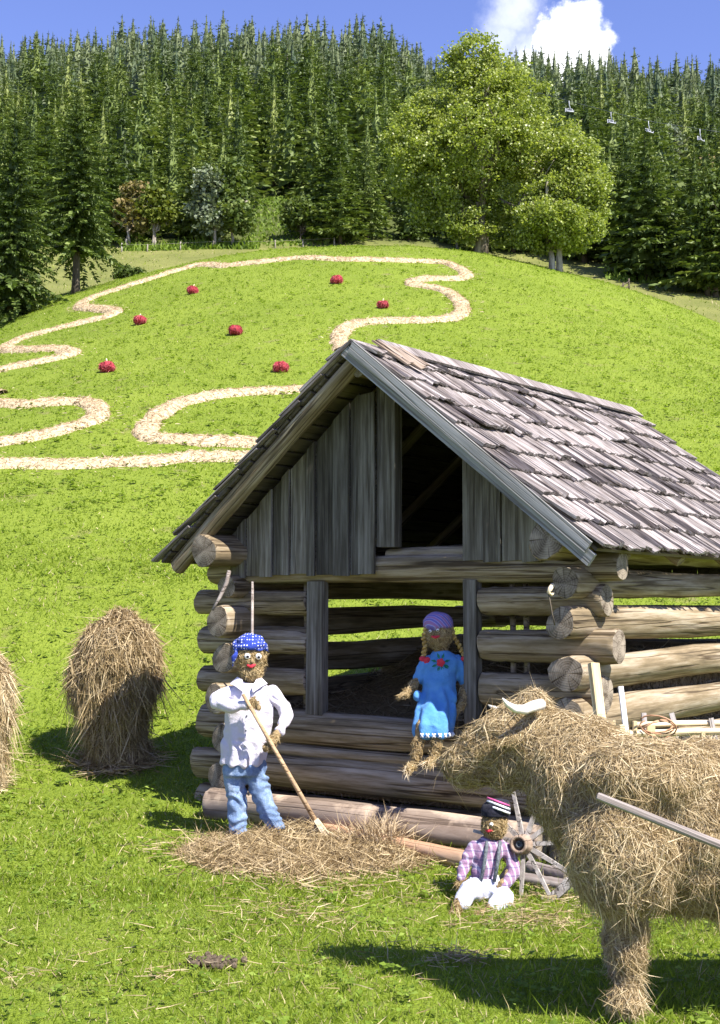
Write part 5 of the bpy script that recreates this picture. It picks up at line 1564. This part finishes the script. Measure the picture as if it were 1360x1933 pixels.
cloth_part("nose", [('t', [(bp_(921, 1555, -.055), .008), (bp_(920, 1558, -.07), .010)])], m_haybase, boy, .004, None, 1)

# ------------------------------------------------------------------ old wagon wheel
m_hub = wood_mat("wheel_hub_wood", (.09, .06, .045), (.24, .17, .125), (.42, .33, .26), 'Z', 16, .7)
hubc = at(990, 1594, 9.25)
wheel = empty("wagon_wheel", hubc)
ax = Vector((-.50, -1, .16)).normalized()
wheel.rotation_mode = 'QUATERNION'; wheel.rotation_quaternion = ax.to_track_quat('Z', 'Y')
tag(wheel, "broken grey wagon wheel with bare spokes leaning on the logs beside the straw boy", "wheel")
def lathe(prof2, n=20):
    V, T = [], []
    for r_, z in prof2:
        for i in range(n): V.append((r_*math.cos(2*PI*i/n), r_*math.sin(2*PI*i/n), z))
    for j in range(len(prof2)-1):
        for i in range(n):
            i2 = (i+1) % n; T += [(j*n+i, j*n+i2, (j+1)*n+i2), (j*n+i, (j+1)*n+i2, (j+1)*n+i)]
    return np.array(V), np.array(T)
mobj("hub", Acc().add(*lathe([(.0, -.10), (.050, -.10), (.054, -.05), (.068, -.03), (.068, .03), (.056, .05), (.058, .10), (.062, .102), (.062, .122), (.044, .125), (.040, .07), (.0, .07)]), 0, True).mesh("wheel_hub", [m_hub]), wheel)
mobj("axle_iron", Acc().add(*lathe([(.0, .04), (.024, .04), (.024, .105), (.014, .108), (.013, .09), (0, .09)]), 0, True).mesh("axle_iron", [m_susp]), wheel)
for i in range(11):
    a = 2*PI*i/11 + .12
    d = Vector((math.cos(a), math.sin(a), 0)); s_ = Vector((-d.y, d.x, 0)); L = .375*(.97 + .06*random.random())
    P = []
    for rr, w, th in ((.06, .016, .014), (L, .0105, .009)):
        c = d*rr
        P.append([c - s_*w + Vector((0,0,-th)), c + s_*w + Vector((0,0,-th)), c + s_*w + Vector((0,0,th)), c - s_*w + Vector((0,0,th))])
    mobj("spoke", Acc().add(*hexa_vt(P[0] + P[1])).mesh("wheel_spoke", [m_grey]), wheel)
# a remaining stretch of rim at the lower right
wq = wheel.rotation_quaternion.copy()
loc_dir = wq.inverted() @ Vector((.62, -.2, -.8)); a_c = math.atan2(loc_dir.y, loc_dir.x)
V, T = [], []; n = 10
for i in range(n+1):
    a = a_c - .30 + .62*i/n
    for rr, z in ((.365, -.028), (.425, -.028), (.425, .028), (.365, .028)): V.append((rr*math.cos(a), rr*math.sin(a), z))
for i in range(n):
    for j in range(4):
        j2 = (j+1) % 4; T += [(i*4+j, (i+1)*4+j, (i+1)*4+j2), (i*4+j, (i+1)*4+j2, i*4+j2)]
T += [(0, 1, 2), (0, 2, 3), (n*4, n*4+2, n*4+1), (n*4, n*4+3, n*4+2)]
mobj("rim", Acc().add(np.array(V), np.array(T)).mesh("wheel_rim", [m_grey]), wheel)
# split boards lying behind the wheel
for i, (pa, pb, Ya, Yb, lab) in enumerate((((1000, 1640), (1075, 1655), 9.8, 9.5, "grey split board lying in the grass behind the wagon wheel"), ((985, 1660), (1080, 1674), 9.6, 9.3, "short weathered billet on the ground between the wheel and the straw cow"))):
    a, b_ = at(*pa, Ya), at(*pb, Yb); a.z = Hs(a.x, a.y) + .04 + .05*(1-i); b_.z = Hs(b_.x, b_.y) + .04 + .05*(1-i)
    tag(place_log("split_billet", a, b_, .05, .05, None, [m_greyx, m_logend], knobs=.12), lab, "wood")

# ------------------------------------------------------------------ straw cow
CW = empty("straw_cow", (1.34, 6.6, 0))
tag(CW, "huge straw cow with white horns standing in the foreground before the barn's near corner", "straw cow")
kc = 6.6/F
def cp(px, py, y=0.0):
    p = at(px, py, 6.6 + y); return (p.x - 1.34, y, p.z)
prims = [('t', [(cp(1238, 1560, .04), .35), (cp(1300, 1570, 0), .40), (cp(1420, 1575, -.02), .41), (cp(1640, 1575, -.05), .41), (cp(1800, 1560, -.08), .40)]),
         ('e', cp(1185, 1506, .06), (.27, .33, .27)), ('e', cp(1330, 1550, 0), (.5, .37, .375)), ('e', cp(1225, 1468, -.13), (.36, .27, .17)),
         ('e', cp(1182, 1608, -.21), (.275, .235, .27)), ('e', cp(1132, 1585, .05), (.15, .22, .24)),
         ('t', [(cp(1150, 1500, .1), .31), (cp(1085, 1455, .18), .27), (cp(1030, 1415, .24), .21), (cp(1000, 1385, .27), .16)]),
         ('t', [(cp(1046, 1500, .16), .14), (cp(1108, 1560, .1), .17)]),
         ('t', [(cp(1000, 1360, .28), .13), (cp(972, 1385, .30), .155), (cp(930, 1412, .33), .14), (cp(900, 1432, .35), .122), (cp(882, 1446, .37), .118)]),
         ('e', cp(960, 1440, .31), (.12, .12, .13)), ('e', cp(1005, 1335, .27), (.09, .10, .09)),
         ('t', [(cp(1188, 1640, -.18), .165), (cp(1190, 1690, -.18), .09), (cp(1190, 1735, -.17), .066), (cp(1190, 1790, -.17), .058), (cp(1191, 1850, -.17), .056), (cp(1190, 1885, -.18), .062)]), ('e', cp(1184, 1893, -.21), (.085, .10, .04)),
         ('t', [(cp(1172, 1650, .3), .13), (cp(1170, 1740, .42), .07), (cp(1170, 1835, .48), .066)])]
for dy in (-.2, .22):
    prims.append(('t', [(cp(1760, 1600, dy), .2), (cp(1790, 1700, dy), .12), (cp(1775, 1800, dy), .085), (cp(1780, 1880, dy), .09)]))
prims.append(('t', [(cp(1830, 1470, -.05), .05), (cp(1870, 1600, -.05), .04), (cp(1870, 1750, -.05), .06)]))
# far ear and near ear
prims.append(('t', [(cp(985, 1382, .16), .05), (cp(962, 1392, .10), .045), (cp(940, 1402, .07), .02)]))
V, T = organic(prims, .026, 3)
V = lump(V, T, 4, .035, 3); V = lump(V, T, 10, .022, 5)
A = Acc().add(V, T, 1, True)
rc = np.random.default_rng(20)
xb = cp(1080, 1400)[0]
def cow_flow(P, N):
    D = np.zeros_like(P)
    head = P[:,0] < cp(1010, 1400)[0]
    leg = P[:,2] < .42
    D[:,2] = np.where(head, -.35, -.75); D[:,0] = np.where(head, -.35, -.1*np.sign(P[:,0]))
    D[leg] = (.4, 0, -.6)
    return D
headx = cp(1010, 1400)[0]
hay_skin(A, V, T, 140000, .08, .0034, cow_flow, rc, off=.018, lift=.2, wild=.7, sag=.12, keep=lambda P: P[:,0] > headx)
hay_skin(A, V, T, 130000, .055, .004, cow_flow, rc, off=.012, lift=.14, wild=.9, sag=.08, keep=lambda P: P[:,0] <= headx + .03)
hay_skin(A, V, T, 6000, .15, .0038, level, rc, off=.025, lift=.32, wild=1.0, sag=.12)
# hay hanging from the belly, chest and muzzle
hay_skin(A, V, T, 13000, .18, .0045, down, rc, off=.02, lift=.02, wild=.3, sag=.5, keep=lambda P: (P[:,2] < .66) & (P[:,2] > .50))
mobj("body", A.mesh("straw_cow_body", [m_hay, m_haybase]), CW)
def horn(pts, rr, name="horn"):
    V, T = tube_vt([Vector(p) for p in pts], rr, 12)
    return mobj(name, Acc().add(V, T, 0, True).mesh("cow_horn", [m_horn]), CW)
m_horn = plain_mat("horn_white", (.62, .56, .46), (.80, .77, .70), 14, .35)
horn([cp(1022, 1330, .14), cp(1008, 1333, .08), cp(990, 1340, .03), cp(972, 1338, -.01), cp(958, 1329, -.03), cp(949, 1318, -.04)], [.029, .028, .025, .02, .013, .003])
horn([cp(985, 1345, .38), cp(955, 1345, .46), cp(938, 1339, .50), cp(922, 1331, .52)], [.026, .022, .016, .003])
cloth_part("eye", [('e', cp(946, 1398, .20), (.02, .014, .016))], m_pupil, CW, .006, None, 1)

# pole leaning against the cow's near flank, its lower end on the grass out of view
a = at(1131, 1498, 5.55); b_ = at(1362, 1592, 5.4); d = (b_ - a).normalized()
b2 = a + d*((a.z - .03)/-d.z)
po = place_log("leaning_pole", a, b2, .0165, .022, None, [m_greyx, m_logend], knobs=.03)
tag(po, "smooth grey wooden pole slanting across the straw cow's near flank", "pole")
